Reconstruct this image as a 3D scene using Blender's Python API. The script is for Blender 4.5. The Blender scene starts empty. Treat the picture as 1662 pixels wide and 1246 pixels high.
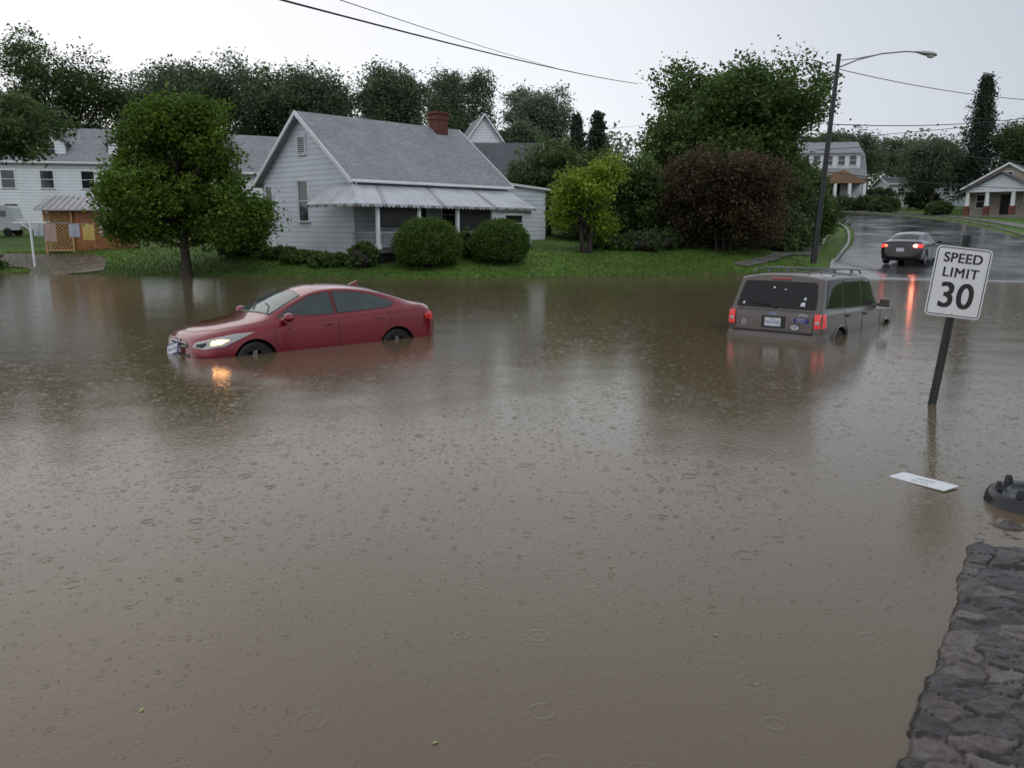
import bpy, bmesh, math, random
import numpy as np
from mathutils import Vector, Matrix
from mathutils.bvhtree import BVHTree
random.seed(7); rng=np.random.default_rng(11)
scene=bpy.context.scene
COL=scene.collection
R=math.radians
# ---------------------------------------------------------------- materials
MATS={}
def mat(name,col,rough=.6,var=.0,vs=3.0,bump=0,bs=20,metal=0,coat=0,spec=.5,emis=None,es=0,detail=4,roughvar=0):
    if name in MATS: return MATS[name]
    m=bpy.data.materials.new(name); m.use_nodes=True; MATS[name]=m
    nt=m.node_tree; b=nt.nodes['Principled BSDF']
    b.inputs['Base Color'].default_value=(*col,1); b.inputs['Roughness'].default_value=rough
    b.inputs['Metallic'].default_value=metal; b.inputs['Coat Weight'].default_value=coat
    b.inputs['Coat Roughness'].default_value=.04
    b.inputs['Specular IOR Level'].default_value=spec
    tc=nt.nodes.new('ShaderNodeTexCoord')
    n=nt.nodes.new('ShaderNodeTexNoise'); n.inputs['Scale'].default_value=vs; n.inputs['Detail'].default_value=detail
    nt.links.new(tc.outputs['Object'],n.inputs['Vector'])
    mr=nt.nodes.new('ShaderNodeMapRange'); mr.inputs[1].default_value=.25; mr.inputs[2].default_value=.75
    mr.inputs[3].default_value=1-var; mr.inputs[4].default_value=1+var
    nt.links.new(n.outputs['Fac'],mr.inputs[0])
    mx=nt.nodes.new('ShaderNodeVectorMath'); mx.operation='SCALE'; mx.inputs[0].default_value=col
    nt.links.new(mr.outputs[0],mx.inputs['Scale']); nt.links.new(mx.outputs[0],b.inputs['Base Color'])
    if roughvar:
        r2=nt.nodes.new('ShaderNodeMapRange'); r2.inputs[1].default_value=.3; r2.inputs[2].default_value=.7
        r2.inputs[3].default_value=max(0.02,rough-roughvar); r2.inputs[4].default_value=rough+roughvar
        nt.links.new(n.outputs['Fac'],r2.inputs[0]); nt.links.new(r2.outputs[0],b.inputs['Roughness'])
    if bump:
        n2=nt.nodes.new('ShaderNodeTexNoise'); n2.inputs['Scale'].default_value=bs; n2.inputs['Detail'].default_value=5
        nt.links.new(tc.outputs['Object'],n2.inputs['Vector'])
        bp=nt.nodes.new('ShaderNodeBump'); bp.inputs['Strength'].default_value=1; bp.inputs['Distance'].default_value=bump
        nt.links.new(n2.outputs['Fac'],bp.inputs['Height']); nt.links.new(bp.outputs[0],b.inputs['Normal'])
    if emis:
        b.inputs['Emission Color'].default_value=(*emis,1); b.inputs['Emission Strength'].default_value=es
    return m
def math_node(nt,op,a=None,b=None,c=None):
    n=nt.nodes.new('ShaderNodeMath'); n.operation=op
    for i,x in enumerate((a,b,c)):
        if x is None: continue
        if isinstance(x,(int,float)): n.inputs[i].default_value=x
        else: nt.links.new(x,n.inputs[i])
    return n.outputs[0]
def siding(name,col,pitch=.19,rough=.45):
    m=mat(name,col,rough,var=.07,vs=1.2)
    nt=m.node_tree; b=nt.nodes['Principled BSDF']
    tc=nt.nodes.new('ShaderNodeTexCoord'); sp=nt.nodes.new('ShaderNodeSeparateXYZ'); nt.links.new(tc.outputs['Object'],sp.inputs[0])
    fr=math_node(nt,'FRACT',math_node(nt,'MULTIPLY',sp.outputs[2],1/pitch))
    inv=math_node(nt,'SUBTRACT',1.0,fr)
    bp=nt.nodes.new('ShaderNodeBump'); bp.inputs['Distance'].default_value=.05; bp.inputs['Strength'].default_value=1
    nt.links.new(inv,bp.inputs['Height']); nt.links.new(bp.outputs[0],b.inputs['Normal'])
    src=b.inputs['Base Color'].links[0].from_socket
    gr=nt.nodes.new('ShaderNodeMapRange'); gr.inputs[1].default_value=.0; gr.inputs[2].default_value=.22; gr.inputs[3].default_value=.62; gr.inputs[4].default_value=1.0; nt.links.new(fr,gr.inputs[0])  # dark band at each clapboard lap: shadow line painted into the base colour
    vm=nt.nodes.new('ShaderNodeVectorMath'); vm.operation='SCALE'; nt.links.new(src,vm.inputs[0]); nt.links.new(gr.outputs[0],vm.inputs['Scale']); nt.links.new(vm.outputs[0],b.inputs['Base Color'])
    return m
def shingle(name,col,sx=2.2,sz=3.5,rough=.7,var=.14):
    m=mat(name,col,rough)
    nt=m.node_tree; b=nt.nodes['Principled BSDF']
    tc=nt.nodes.new('ShaderNodeTexCoord'); sp=nt.nodes.new('ShaderNodeSeparateXYZ'); nt.links.new(tc.outputs['Object'],sp.inputs[0])
    cb=nt.nodes.new('ShaderNodeCombineXYZ'); nt.links.new(sp.outputs[0],cb.inputs[0])
    nt.links.new(math_node(nt,'MULTIPLY',sp.outputs[2],sz/sx),cb.inputs[1])
    br=nt.nodes.new('ShaderNodeTexBrick'); br.inputs['Scale'].default_value=sx
    c=col
    br.inputs['Color1'].default_value=(c[0]*(1+var),c[1]*(1+var),c[2]*(1+var),1)
    br.inputs['Color2'].default_value=(c[0]*(1-var),c[1]*(1-var),c[2]*(1-var),1)
    br.inputs['Mortar'].default_value=(c[0]*.55,c[1]*.55,c[2]*.55,1); br.inputs['Mortar Size'].default_value=.02
    nt.links.new(cb.outputs[0],br.inputs['Vector'])
    nz=nt.nodes.new('ShaderNodeTexNoise'); nz.inputs['Scale'].default_value=.9; nz.inputs['Detail'].default_value=5; nt.links.new(tc.outputs['Object'],nz.inputs['Vector'])
    mr=nt.nodes.new('ShaderNodeMapRange'); mr.inputs[1].default_value=.3; mr.inputs[2].default_value=.7; mr.inputs[3].default_value=.9; mr.inputs[4].default_value=1.1
    nt.links.new(nz.outputs['Fac'],mr.inputs[0])
    vm=nt.nodes.new('ShaderNodeVectorMath'); vm.operation='SCALE'; nt.links.new(br.outputs['Color'],vm.inputs[0]); nt.links.new(mr.outputs[0],vm.inputs['Scale'])
    nt.links.new(vm.outputs[0],b.inputs['Base Color'])
    bp=nt.nodes.new('ShaderNodeBump'); bp.inputs['Distance'].default_value=.01; bp.invert=True
    nt.links.new(br.outputs['Fac'],bp.inputs['Height']); nt.links.new(bp.outputs[0],b.inputs['Normal'])
    return m
def leafmat(name,c1,c2,rough=.45,transl=.38):
    m=bpy.data.materials.new(name); m.use_nodes=True; MATS[name]=m
    nt=m.node_tree; b=nt.nodes['Principled BSDF']; out=nt.nodes['Material Output']
    at=nt.nodes.new('ShaderNodeAttribute'); at.attribute_name='tint'
    mx=nt.nodes.new('ShaderNodeMix'); mx.data_type='RGBA'
    mx.inputs['A'].default_value=(*c1,1); mx.inputs['B'].default_value=(*c2,1)
    nt.links.new(at.outputs['Fac'],mx.inputs['Factor']); nt.links.new(mx.outputs['Result'],b.inputs['Base Color'])
    b.inputs['Roughness'].default_value=rough; b.inputs['Specular IOR Level'].default_value=.3
    tr=nt.nodes.new('ShaderNodeBsdfTranslucent'); nt.links.new(mx.outputs['Result'],tr.inputs['Color'])
    ms=nt.nodes.new('ShaderNodeMixShader'); ms.inputs[0].default_value=transl
    nt.links.new(b.outputs[0],ms.inputs[1]); nt.links.new(tr.outputs[0],ms.inputs[2]); nt.links.new(ms.outputs[0],out.inputs[0])
    return m
# ---------------------------------------------------------------- mesh helpers
class MB:
    def __init__(s): s.v=[];s.f=[];s.m=[]
    def add(s,vs,fs,mi=0):
        o=len(s.v); s.v+= [tuple(v) for v in vs]; s.f+=[tuple(i+o for i in f) for f in fs]; s.m+=[mi]*len(fs); return s
    def box(s,cx,cy,cz,sx,sy,sz,mi=0,rot=None):
        vs=[Vector((x*sx/2,y*sy/2,z*sz/2)) for x in(-1,1) for y in(-1,1) for z in(-1,1)]
        if rot is not None: vs=[rot@v for v in vs]
        vs=[v+Vector((cx,cy,cz)) for v in vs]
        return s.add(vs,[(0,1,3,2),(4,6,7,5),(0,4,5,1),(2,3,7,6),(0,2,6,4),(1,5,7,3)],mi)
    def hexa(s,top,bot,mi=0):
        n=len(top); vs=list(top)+list(bot)
        fs=[tuple(range(n)),tuple(range(2*n-1,n-1,-1))]+[(i,i+n,(i+1)%n+n,(i+1)%n) for i in range(n)]
        return s.add(vs,fs,mi)
    def tube(s,pts,rad,n=8,mi=0,cap=True):
        pts=[Vector(p) for p in pts]
        if isinstance(rad,(int,float)): rad=[rad]*len(pts)
        vs=[];fs=[];L=len(pts)
        for i,p in enumerate(pts):
            d=(pts[min(i+1,L-1)]-pts[max(i-1,0)]).normalized()
            a=d.cross(Vector((0,0,1)));
            if a.length<.05: a=d.cross(Vector((0,1,0)))
            a.normalize(); b=d.cross(a)
            for k in range(n):
                t=2*math.pi*k/n; vs.append(p+(a*math.cos(t)+b*math.sin(t))*rad[i])
        for i in range(L-1):
            for k in range(n):
                fs.append((i*n+k,i*n+(k+1)%n,(i+1)*n+(k+1)%n,(i+1)*n+k))
        if cap: fs+= [tuple(range(n)),tuple(range((L-1)*n+n-1,(L-1)*n-1,-1))]
        return s.add(vs,fs,mi)
    def ell(s,c,r,nu=16,nv=10,mi=0):
        vs=[];fs=[]
        for j in range(nv+1):
            ph=math.pi*j/nv
            for i in range(nu):
                th=2*math.pi*i/nu
                vs.append((c[0]+r[0]*math.sin(ph)*math.cos(th),c[1]+r[1]*math.sin(ph)*math.sin(th),c[2]+r[2]*math.cos(ph)))
        for j in range(nv):
            for i in range(nu):
                fs.append((j*nu+i,(j+1)*nu+i,(j+1)*nu+(i+1)%nu,j*nu+(i+1)%nu))
        return s.add(vs,fs,mi)
    def lathe(s,prof,c=(0,0,0),axis='Z',n=24,mi=0):
        vs=[];fs=[];L=len(prof)
        for (r,h) in prof:
            for i in range(n):
                t=2*math.pi*i/n; a,b=r*math.cos(t),r*math.sin(t)
                p=(a,b,h) if axis=='Z' else (a,h,b)
                vs.append((p[0]+c[0],p[1]+c[1],p[2]+c[2]))
        for j in range(L-1):
            for i in range(n): fs.append((j*n+i,j*n+(i+1)%n,(j+1)*n+(i+1)%n,(j+1)*n+i))
        return s.add(vs,fs,mi)
    def obj(s,name,mats,parent=None,smooth=False,fix=True,angle=40):
        me=bpy.data.meshes.new(name); me.from_pydata(s.v,[],s.f)
        if not isinstance(mats,(list,tuple)): mats=[mats]
        for m in mats: me.materials.append(m)
        me.polygons.foreach_set('material_index',s.m)
        if fix:
            bm=bmesh.new(); bm.from_mesh(me); bmesh.ops.recalc_face_normals(bm,faces=bm.faces); bm.to_mesh(me); bm.free()
        if smooth:
            me.polygons.foreach_set('use_smooth',[True]*len(me.polygons)); me.set_sharp_from_angle(angle=R(angle))
        return link(name,me,parent)
def link(name,data,parent=None):
    ob=bpy.data.objects.new(name,data); COL.objects.link(ob)
    if parent: ob.parent=parent
    return ob
def root(name,label,cat,loc=(0,0,0),rz=0,group=None,rot=None):
    e=bpy.data.objects.new(name,None); COL.objects.link(e); e.empty_display_size=.3
    e.location=loc; e.rotation_euler=rot if rot else (0,0,rz)
    e['label']=label; e['category']=cat
    if group: e['group']=group
    return e
def tag(ob,label,cat,group=None):
    ob['label']=label; ob['category']=cat
    if group: ob['group']=group
    return ob
def text_mesh(txt,size,m,parent,name,M,bold=0.0,align='CENTER',sx=1.0,spacing=1.0):
    cu=bpy.data.curves.new('t','FONT'); cu.body=txt; cu.size=size; cu.align_x=align; cu.align_y='CENTER'
    cu.resolution_u=6; cu.space_character=spacing
    o=bpy.data.objects.new('t',cu); COL.objects.link(o)
    dg=bpy.context.evaluated_depsgraph_get(); me=bpy.data.meshes.new_from_object(o.evaluated_get(dg))
    bpy.data.objects.remove(o)
    me.transform(Matrix.Diagonal((sx,1,1,1)))
    if bold:
        bm=bmesh.new(); k=0
        for dx in (-bold,0,bold):
            for dy in (-bold*.6,bold*.6):
                m2=me.copy(); m2.transform(Matrix.Translation((dx,dy,k*.00012))); bm.from_mesh(m2); bpy.data.meshes.remove(m2); k+=1
        bm.to_mesh(me); bm.free()
    me.transform(M); me.materials.clear(); me.materials.append(m); me.name=name
    return link(name,me,parent)
# ---------------------------------------------------------------- terrain
SX=[-120,-40,-22,-14,-10,-5,0,4,8,10,12,13.4,15,20,30,45,120]
SY=[40,37,35.6,33.6,32.2,31.4,31.8,33,34.3,34.8,34,32.5,31,29.5,27,22,15]
PTS=[(-3,-8),(6,6),(13,20),(19.8,36),(26.2,50),(32.2,66),(35.2,80),(34.4,92),(29,103),(20,111),(6,117),(-10,121)]
def g_np(x,y):
    s=y-np.interp(x,SX,SY)
    a=np.interp(x,[-120,-26,-20,9,12.5,16,60,120],[.12,.12,.17,.17,.15,.02,.02,.02])
    z=np.where(s<0,np.maximum(-.9,.10*s),0)
    z=z+a*np.clip(s,0,5)+.052*np.clip(s-5,0,140)
    z=z+ .02*np.sin(x*1.3+y*.7)*np.clip(s,0,1)*np.clip(13-x,0,1)
    z=z+ .03*np.sin(x*2.1+1)*np.sin(x*.83)*np.clip(1-np.abs(s),0,1)*np.clip(13-x,0,1)
    return z
def g(x,y): return float(g_np(np.array([x],float),np.array([y],float))[0])
def grid_mesh(xs,ys,zf):
    X,Y=np.meshgrid(xs,ys); Z=zf(X,Y); nx,ny=len(xs),len(ys)
    v=np.stack([X.ravel(),Y.ravel(),Z.ravel()],1)
    i=np.arange(nx-1)[None,:]+np.arange(ny-1)[:,None]*nx; i=i.ravel()
    f=np.stack([i,i+1,i+1+nx,i+nx],1)
    return v,f
def np_mesh(name,v,f,mats,mi=None,smooth=False):
    me=bpy.data.meshes.new(name); nf=len(f); k=f.shape[1]
    me.vertices.add(len(v)); me.vertices.foreach_set('co',v.astype(np.float32).ravel())
    me.loops.add(nf*k); me.loops.foreach_set('vertex_index',f.astype(np.int32).ravel())
    me.polygons.add(nf); me.polygons.foreach_set('loop_start',np.arange(0,nf*k,k,dtype=np.int32)); me.polygons.foreach_set('loop_total',np.full(nf,k,np.int32))
    for m in mats: me.materials.append(m)
    if smooth: me.polygons.foreach_set('use_smooth',np.ones(nf,bool))
    me.update(calc_edges=True)
    return me
def lawn_mat():
    m=mat('lawn',(.05,.10,.02),.75,var=.35,vs=.35,bump=.06,bs=9,spec=.2)
    nt=m.node_tree; b=nt.nodes['Principled BSDF']
    tc=nt.nodes.new('ShaderNodeTexCoord'); n=nt.nodes.new('ShaderNodeTexNoise'); n.inputs['Scale'].default_value=2.5; n.inputs['Detail'].default_value=8
    nt.links.new(tc.outputs['Object'],n.inputs['Vector'])
    cr=nt.nodes.new('ShaderNodeValToRGB'); e=cr.color_ramp.elements
    e[0].position=.3; e[0].color=(.055,.11,.018,1); e[1].position=.7; e[1].color=(.125,.205,.04,1)
    nt.links.new(n.outputs['Fac'],cr.inputs[0])
    n2=nt.nodes.new('ShaderNodeTexNoise'); n2.inputs['Scale'].default_value=.22; n2.inputs['Detail'].default_value=3; nt.links.new(tc.outputs['Object'],n2.inputs['Vector'])
    mr=nt.nodes.new('ShaderNodeMapRange'); mr.inputs[1].default_value=.3; mr.inputs[2].default_value=.7; mr.inputs[3].default_value=.7; mr.inputs[4].default_value=1.25; nt.links.new(n2.outputs['Fac'],mr.inputs[0])
    vm=nt.nodes.new('ShaderNodeVectorMath'); vm.operation='SCALE'; nt.links.new(cr.outputs[0],vm.inputs[0]); nt.links.new(mr.outputs[0],vm.inputs['Scale'])
    sp=nt.nodes.new('ShaderNodeSeparateXYZ'); nt.links.new(tc.outputs['Object'],sp.inputs[0])
    mm=nt.nodes.new('ShaderNodeMapRange'); mm.inputs[1].default_value=-.01; mm.inputs[2].default_value=.05; nt.links.new(sp.outputs[2],mm.inputs[0])
    mx=nt.nodes.new('ShaderNodeMix'); mx.data_type='RGBA'; mx.inputs['A'].default_value=(.08,.06,.03,1)
    nt.links.new(mm.outputs[0],mx.inputs['Factor']); nt.links.new(vm.outputs[0],mx.inputs['B']); nt.links.new(mx.outputs['Result'],b.inputs['Base Color'])
    return m
LAWN=lawn_mat()
xs=np.concatenate([np.arange(-600,-60,30),np.arange(-60,70,.6),np.arange(70,640,30)])
ys=np.concatenate([np.arange(-200,-10,20),np.arange(-10,26,3),np.arange(26,60,.5),np.arange(60,170,2.),np.arange(170,900,40)])
v,f=grid_mesh(xs,ys,g_np)
gr=link('ground',np_mesh('ground',v,f,[LAWN],smooth=True)); gr['kind']='structure'
# ---------------------------------------------------------------- water
def water_mat():
    m=bpy.data.materials.new('flood_water'); m.use_nodes=True; nt=m.node_tree; b=nt.nodes['Principled BSDF']
    tc=nt.nodes.new('ShaderNodeTexCoord'); P=tc.outputs['Object']
    def ring(scale,off,amp,rmax,sharp,freq,dens):
        mp=nt.nodes.new('ShaderNodeMapping'); mp.inputs['Location'].default_value=off; nt.links.new(P,mp.inputs[0])
        vo=nt.nodes.new('ShaderNodeTexVoronoi'); vo.voronoi_dimensions='2D'; vo.inputs['Scale'].default_value=scale; vo.inputs['Randomness'].default_value=1
        nt.links.new(mp.outputs[0],vo.inputs['Vector'])
        d=vo.outputs['Distance']; sc=nt.nodes.new('ShaderNodeSeparateColor'); nt.links.new(vo.outputs['Color'],sc.inputs[0])
        Rr=math_node(nt,'MULTIPLY',sc.outputs[0],rmax)
        x=math_node(nt,'SUBTRACT',d,Rr)
        gau=math_node(nt,'EXPONENT',math_node(nt,'MULTIPLY',math_node(nt,'MULTIPLY',x,x),-sharp))
        wav=math_node(nt,'COSINE',math_node(nt,'MULTIPLY',x,freq))
        fade=math_node(nt,'POWER',math_node(nt,'SUBTRACT',1.02,sc.outputs[0]),1.6)
        gate=math_node(nt,'LESS_THAN',sc.outputs[1],dens)
        h=math_node(nt,'MULTIPLY',math_node(nt,'MULTIPLY',gau,wav),math_node(nt,'MULTIPLY',fade,gate))
        return math_node(nt,'MULTIPLY',h,amp)
    h=ring(3.0,(0,0,0),.0019,.42,260,50,.4)
    for a in ((5.2,(3.3,7.7,0),.0013,.42,300,52,.6),(9.0,(1.1,2.7,0),.0013,.22,450,44,.75),(13.5,(5.5,.7,0),.0010,.22,450,44,.85),(7.2,(8.2,3.7,0),.0010,.42,300,50,.7)):
        h=math_node(nt,'ADD',h,ring(*a))
    def nz(scale,amp,det=3):
        nonlocal h
        n=nt.nodes.new('ShaderNodeTexNoise'); n.inputs['Scale'].default_value=scale; n.inputs['Detail'].default_value=det; nt.links.new(P,n.inputs['Vector'])
        h=math_node(nt,'ADD',h,math_node(nt,'MULTIPLY',n.outputs['Fac'],amp))
    nz(22,.0020,3); nz(.8,.008,1)
    bp=nt.nodes.new('ShaderNodeBump'); bp.inputs['Strength'].default_value=1; bp.inputs['Distance'].default_value=1
    nt.links.new(h,bp.inputs['Height']); nt.links.new(bp.outputs[0],b.inputs['Normal'])
    n2=nt.nodes.new('ShaderNodeTexNoise'); n2.inputs['Scale'].default_value=.16; n2.inputs['Detail'].default_value=5; nt.links.new(P,n2.inputs['Vector'])
    cr=nt.nodes.new('ShaderNodeValToRGB'); e=cr.color_ramp.elements
    e[0].position=.3; e[0].color=(.122,.092,.054,1); e[1].position=.7; e[1].color=(.150,.116,.072,1)
    nt.links.new(n2.outputs['Fac'],cr.inputs[0]); nt.links.new(cr.outputs[0],b.inputs['Base Color'])
    b.inputs['Roughness'].default_value=.085; b.inputs['IOR'].default_value=1.46
    return m
WATER=water_mat()
w=MB(); w.add([(-140,-60,0),(140,-60,0),(140,60,0),(-140,60,0)],[(0,1,2,3)])
wo=w.obj('water',WATER,fix=False); wo['kind']='structure'
# ---------------------------------------------------------------- roads
def smooth_path(pts,step=1.0):
    P=[Vector((*p,0)) for p in pts]; out=[]
    for i in range(len(P)-1):
        p0=P[max(i-1,0)];p1=P[i];p2=P[i+1];p3=P[min(i+2,len(P)-1)]
        n=max(2,int((p2-p1).length/step))
        for k in range(n):
            t=k/n
            out.append(.5*((2*p1)+(p2-p0)*t+(2*p0-5*p1+4*p2-p3)*t*t+(3*p1-p0-3*p2+p3)*t**3))
    out.append(P[-1]); return out
def ribbon(name,path,a,b,zoff,m,h=0,cols=6,kind=True):
    vs=[];fs=[]; n=len(path)
    for i,p in enumerate(path):
        d=(path[min(i+1,n-1)]-path[max(i-1,0)]).normalized(); r=Vector((d.y,-d.x,0))
        aa=a(i/n) if callable(a) else a; bb=b(i/n) if callable(b) else b
        row=[]
        for c in range(cols+1):
            q=p+r*(aa+(bb-aa)*c/cols); row.append((q.x,q.y,g(q.x,q.y)+zoff+h))
        if h: row=[(row[0][0],row[0][1],row[0][2]-h-.1)]+row+[(row[-1][0],row[-1][1],row[-1][2]-h-.1)]
        vs+=row
    c=len(row)
    for i in range(n-1):
        for k in range(c-1): fs.append((i*c+k,i*c+k+1,(i+1)*c+k+1,(i+1)*c+k))
    mb=MB(); mb.add(vs,fs); o=mb.obj(name,m,fix=False)
    if kind: o['kind']='structure'
    return o
ASPH=mat('wet_asphalt',(.07,.072,.078),.17,var=.35,vs=.45,bump=.006,bs=14,roughvar=.13,spec=.7)
CONC=mat('wet_concrete',(.20,.195,.185),.3,var=.25,vs=1.5,bump=.004,bs=12,roughvar=.12)
path=smooth_path(PTS)
ribbon('road',path,lambda t:-np.interp(t,[0,.3,.6,1],[6,5.0,4.3,4]),lambda t:np.interp(t,[0,.3,.6,1],[6,5.6,4.3,4]),.035,ASPH,cols=14)
p2=path[35:]
ribbon('kerb',p2[:60],-5.15,-5.0,.0,CONC,h=.13,cols=1)
ribbon('kerb',p2,5.6,5.75,.0,CONC,h=.13,cols=1)
ribbon('sidewalk',p2[18:],7.4,8.8,.045,CONC,cols=3)
ribbon('sidewalk',smooth_path([(10.2,36.2),(12.2,37.7),(14.4,40.6),(16.2,44.0),(19.5,52),(23,60)],.5),-.45,.45,.05,CONC,cols=4)
GRAV=mat('wet_gravel',(.13,.105,.08),.35,var=.4,vs=2.2,bump=.03,bs=14,roughvar=.25)
ribbon('driveway',smooth_path([(-19.0,34.5),(-20.5,37.3),(-24,38.8),(-31,40),(-45,42)],.6),-1.6,1.4,.05,GRAV,cols=8)
# ---------------------------------------------------------------- foliage
def leaf_mesh(name,centers,spread,per,leaf,m,flat=.5,tintr=(0,1),seed=0,squash=.8):
    r=np.random.default_rng(seed); nc=len(centers)
    C=np.repeat(centers,per,0); n=len(C)
    sp=np.repeat(np.broadcast_to(spread,(nc,)),per)[:,None]
    P=C+r.normal(0,1,(n,3))*sp*np.array([1,1,squash])*.55
    tint=np.repeat(r.uniform(tintr[0],tintr[1],nc),per)*.75+r.uniform(0,.22,n)
    nrm=r.normal(0,1,(n,3)); nrm[:,2]=np.abs(nrm[:,2])+flat; nrm/=np.linalg.norm(nrm,axis=1,keepdims=True)
    a=np.cross(nrm,r.normal(0,1,(n,3))); a/=np.linalg.norm(a,axis=1,keepdims=True)+1e-9
    b=np.cross(nrm,a); L=(leaf*r.uniform(.6,1.35,n))[:,None]; W=L*.62
    droop=nrm*L*.18
    V=np.stack([P-a*L*.5-droop,P+b*W*.5,P+a*L*.5-droop,P-b*W*.5],1).reshape(-1,3)
    F=np.arange(n*4).reshape(-1,4)
    me=np_mesh(name,V,F,[m])
    at=me.attributes.new('tint','FLOAT','POINT'); at.data.foreach_set('value',np.repeat(tint,4).astype(np.float32))
    return me
def crown_centers(lobes,n,r,lo=.35):
    L=np.array(lobes,float); w=(L[:,3]*L[:,4]+L[:,4]*L[:,5]+L[:,3]*L[:,5]); w/=w.sum()
    k=r.choice(len(L),n,p=w); d=r.normal(0,1,(n,3)); d/=np.linalg.norm(d,axis=1,keepdims=True)
    rad=r.uniform(lo**2,1,n)**.5
    return L[k,:3]+d*L[k,3:]*rad[:,None]
BARK=mat('bark',(.045,.036,.028),.8,var=.35,vs=5,bump=.02,bs=18)
BARKD=mat('dark_bark',(.025,.021,.018),.8,var=.35,vs=5,bump=.02,bs=18)
def tree(name,label,x,y,top,rad,m,seed,n=220,per=45,leaf=.28,bottom=None,trunk=.22,nl=9,spread=.55,bark=None,cat='tree',group=None,elong=1.0,stems=1,lob=(.36,.55),flat=.5,topflat=False,pyr=0,core=.62,zsq=1.0):
    r=np.random.default_rng(seed); z0=g(x,y); H=top-z0
    if bottom is None: bottom=H*.3
    e=root(name,label,cat,(x,y,z0),group=group)
    ch=(H-bottom)/2; cz=bottom+ch; lobes=[]
    for i in range(nl):
        th=2*math.pi*i/nl*1.618*2+r.uniform(-.4,.4)
        zz=r.uniform(-.7,.66) if i else .45
        if topflat and i%3==1: zz=r.uniform(.35,.62)
        rr=rad*.58*math.sqrt(max(.05,1-zz*zz*(.6 if topflat else 1)))*r.uniform(.75,1.1)
        if i==0: rr=rad*.15
        lr=r.uniform(*lob)
        if pyr and i:
            t_=(zz+.7)/1.36; rr=rad*(.72-.50*t_)*r.uniform(.85,1.1); lr*=(1.08-.25*t_)
        lobes.append((rr*math.cos(th)*elong,rr*math.sin(th),cz+zz*ch*.95,rad*lr,rad*lr,ch*lr*1.05*zsq))
    lobes.append((0,0,cz-(ch*.2 if pyr else 0),rad*core,rad*core,ch*.66))
    cs=crown_centers(lobes,n,r)
    cs=cs[cs[:,2]>bottom*.8]
    mx=cs[:,2].max(); cs[:,2]=np.where(cs[:,2]>cz,cz+(cs[:,2]-cz)*(H-spread*.4-cz)/(mx-cz),cs[:,2])
    link('crown',leaf_mesh('crown',cs,spread*r.uniform(.7,1.3,len(cs)),per,leaf,m,seed=seed,flat=flat),e)
    t=MB()
    for s in range(stems):
        ox=(s-(stems-1)/2)*.25; dx=(s-(stems-1)/2)*.5
        pts=[(ox+dx*k/6*1.2+math.sin(k*1.1+seed)*.05*k*.3,math.cos(k+seed)*.04*k*.4,-.3+(cz+ch*.45+.3)*k/6) for k in range(7)]
        t.tube(pts,[trunk*(1.35 if k==0 else 1)*(1-.13*k)/math.sqrt(stems) for k in range(7)],10)
    for l in lobes[:-1]:
        hz=max(bottom*.65,min(l[2]*.6,cz)); q=Vector((0,0,hz)); tt=Vector(l[:3])
        mid=q.lerp(tt,.5)+Vector((0,0,-.12*rad*.3))
        t.tube([q,mid,tt],[trunk*.45,trunk*.3,trunk*.1],6)
        for _ in range(2):
            dv=Vector(r.normal(0,1,3)); dv=dv.normalized()*rad*min(l[3]/rad,.3)*.6; t2=tt+dv
            t2.z=min(t2.z,H*.88)
            t.tube([mid,mid.lerp(t2,.6),t2],[trunk*.22,trunk*.15,.02],5)
    t.obj('trunk',bark or BARK,e,smooth=True)
    return e
def conifer(label,x,y,top,rad,m,seed,n=16,group=None,leaf=.28):
    r=np.random.default_rng(seed); z0=g(x,y); H=top-z0; e=root('conifer_tree',label,'tree',(x,y,z0),group=group)
    cs=[]; t=MB(); t.tube([(0,0,-.3),(0,0,H*.5),(0,0,H)],[.28,.16,.03],8)
    nb=n*6
    for i in range(nb):
        u=i/(nb-1); h=H*(.12+.87*u); th=i*2.399; L=(rad*(1-u)**.9+.12)*r.uniform(.45,1.2)
        end=Vector((math.cos(th)*L,math.sin(th)*L,h-L*.25))
        t.tube([(0,0,h),end],[.05,.01],4)
        for k in np.linspace(.3,1,4): cs.append((end.x*k,end.y*k,h-L*.25*k+r.normal(0,.08)))
    link('crown',leaf_mesh('crown',np.array(cs),.12*rad+.12,24,leaf,m,seed=seed,flat=.1,squash=.8),e)
    t.obj('trunk',BARKD,e,smooth=True); return e
def shrub(name,label,x,y,r3,m,seed,n=500,per=26,leaf=.09,group=None,lumpy=.05,cat='shrub'):
    r=np.random.default_rng(seed); e=root(name,label,cat,(x,y,g(x,y)),group=group)
    d=r.normal(0,1,(n,3)); d/=np.linalg.norm(d,axis=1,keepdims=True); d[:,2]=np.where(d[:,2]<-.6,-d[:,2],d[:,2])
    k=1+lumpy*np.sin(d[:,0]*7+seed)*np.cos(d[:,1]*6+d[:,2]*5)+r.normal(0,lumpy*.5,n)
    cs=d*np.array(r3)*k[:,None]*.95+np.array([0,0,r3[2]*.85])
    link('crown',leaf_mesh('crown',cs,.13*max(r3),per,leaf,m,seed=seed,flat=.3),e)
    t=MB()
    for i in range(7):
        th=i*.9; t.tube([(0.1*math.cos(th),.1*math.sin(th),-.1),(r3[0]*.35*math.cos(th),r3[1]*.35*math.sin(th),r3[2]*.7),(r3[0]*.7*math.cos(th),r3[1]*.7*math.sin(th),r3[2]*1.2)],[.05,.035,.01],5)
    t.ell((0,0,r3[2]*.85),(r3[0]*.8,r3[1]*.8,r3[2]*.8),14,9)
    t.obj('trunk',BARKD,e); return e
G_FRONT=leafmat('foliage_yellow_green',(.055,.11,.016),(.175,.275,.04),transl=.4)
G_DARK=leafmat('foliage_dark_green',(.065,.105,.042),(.15,.215,.08))
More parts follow.
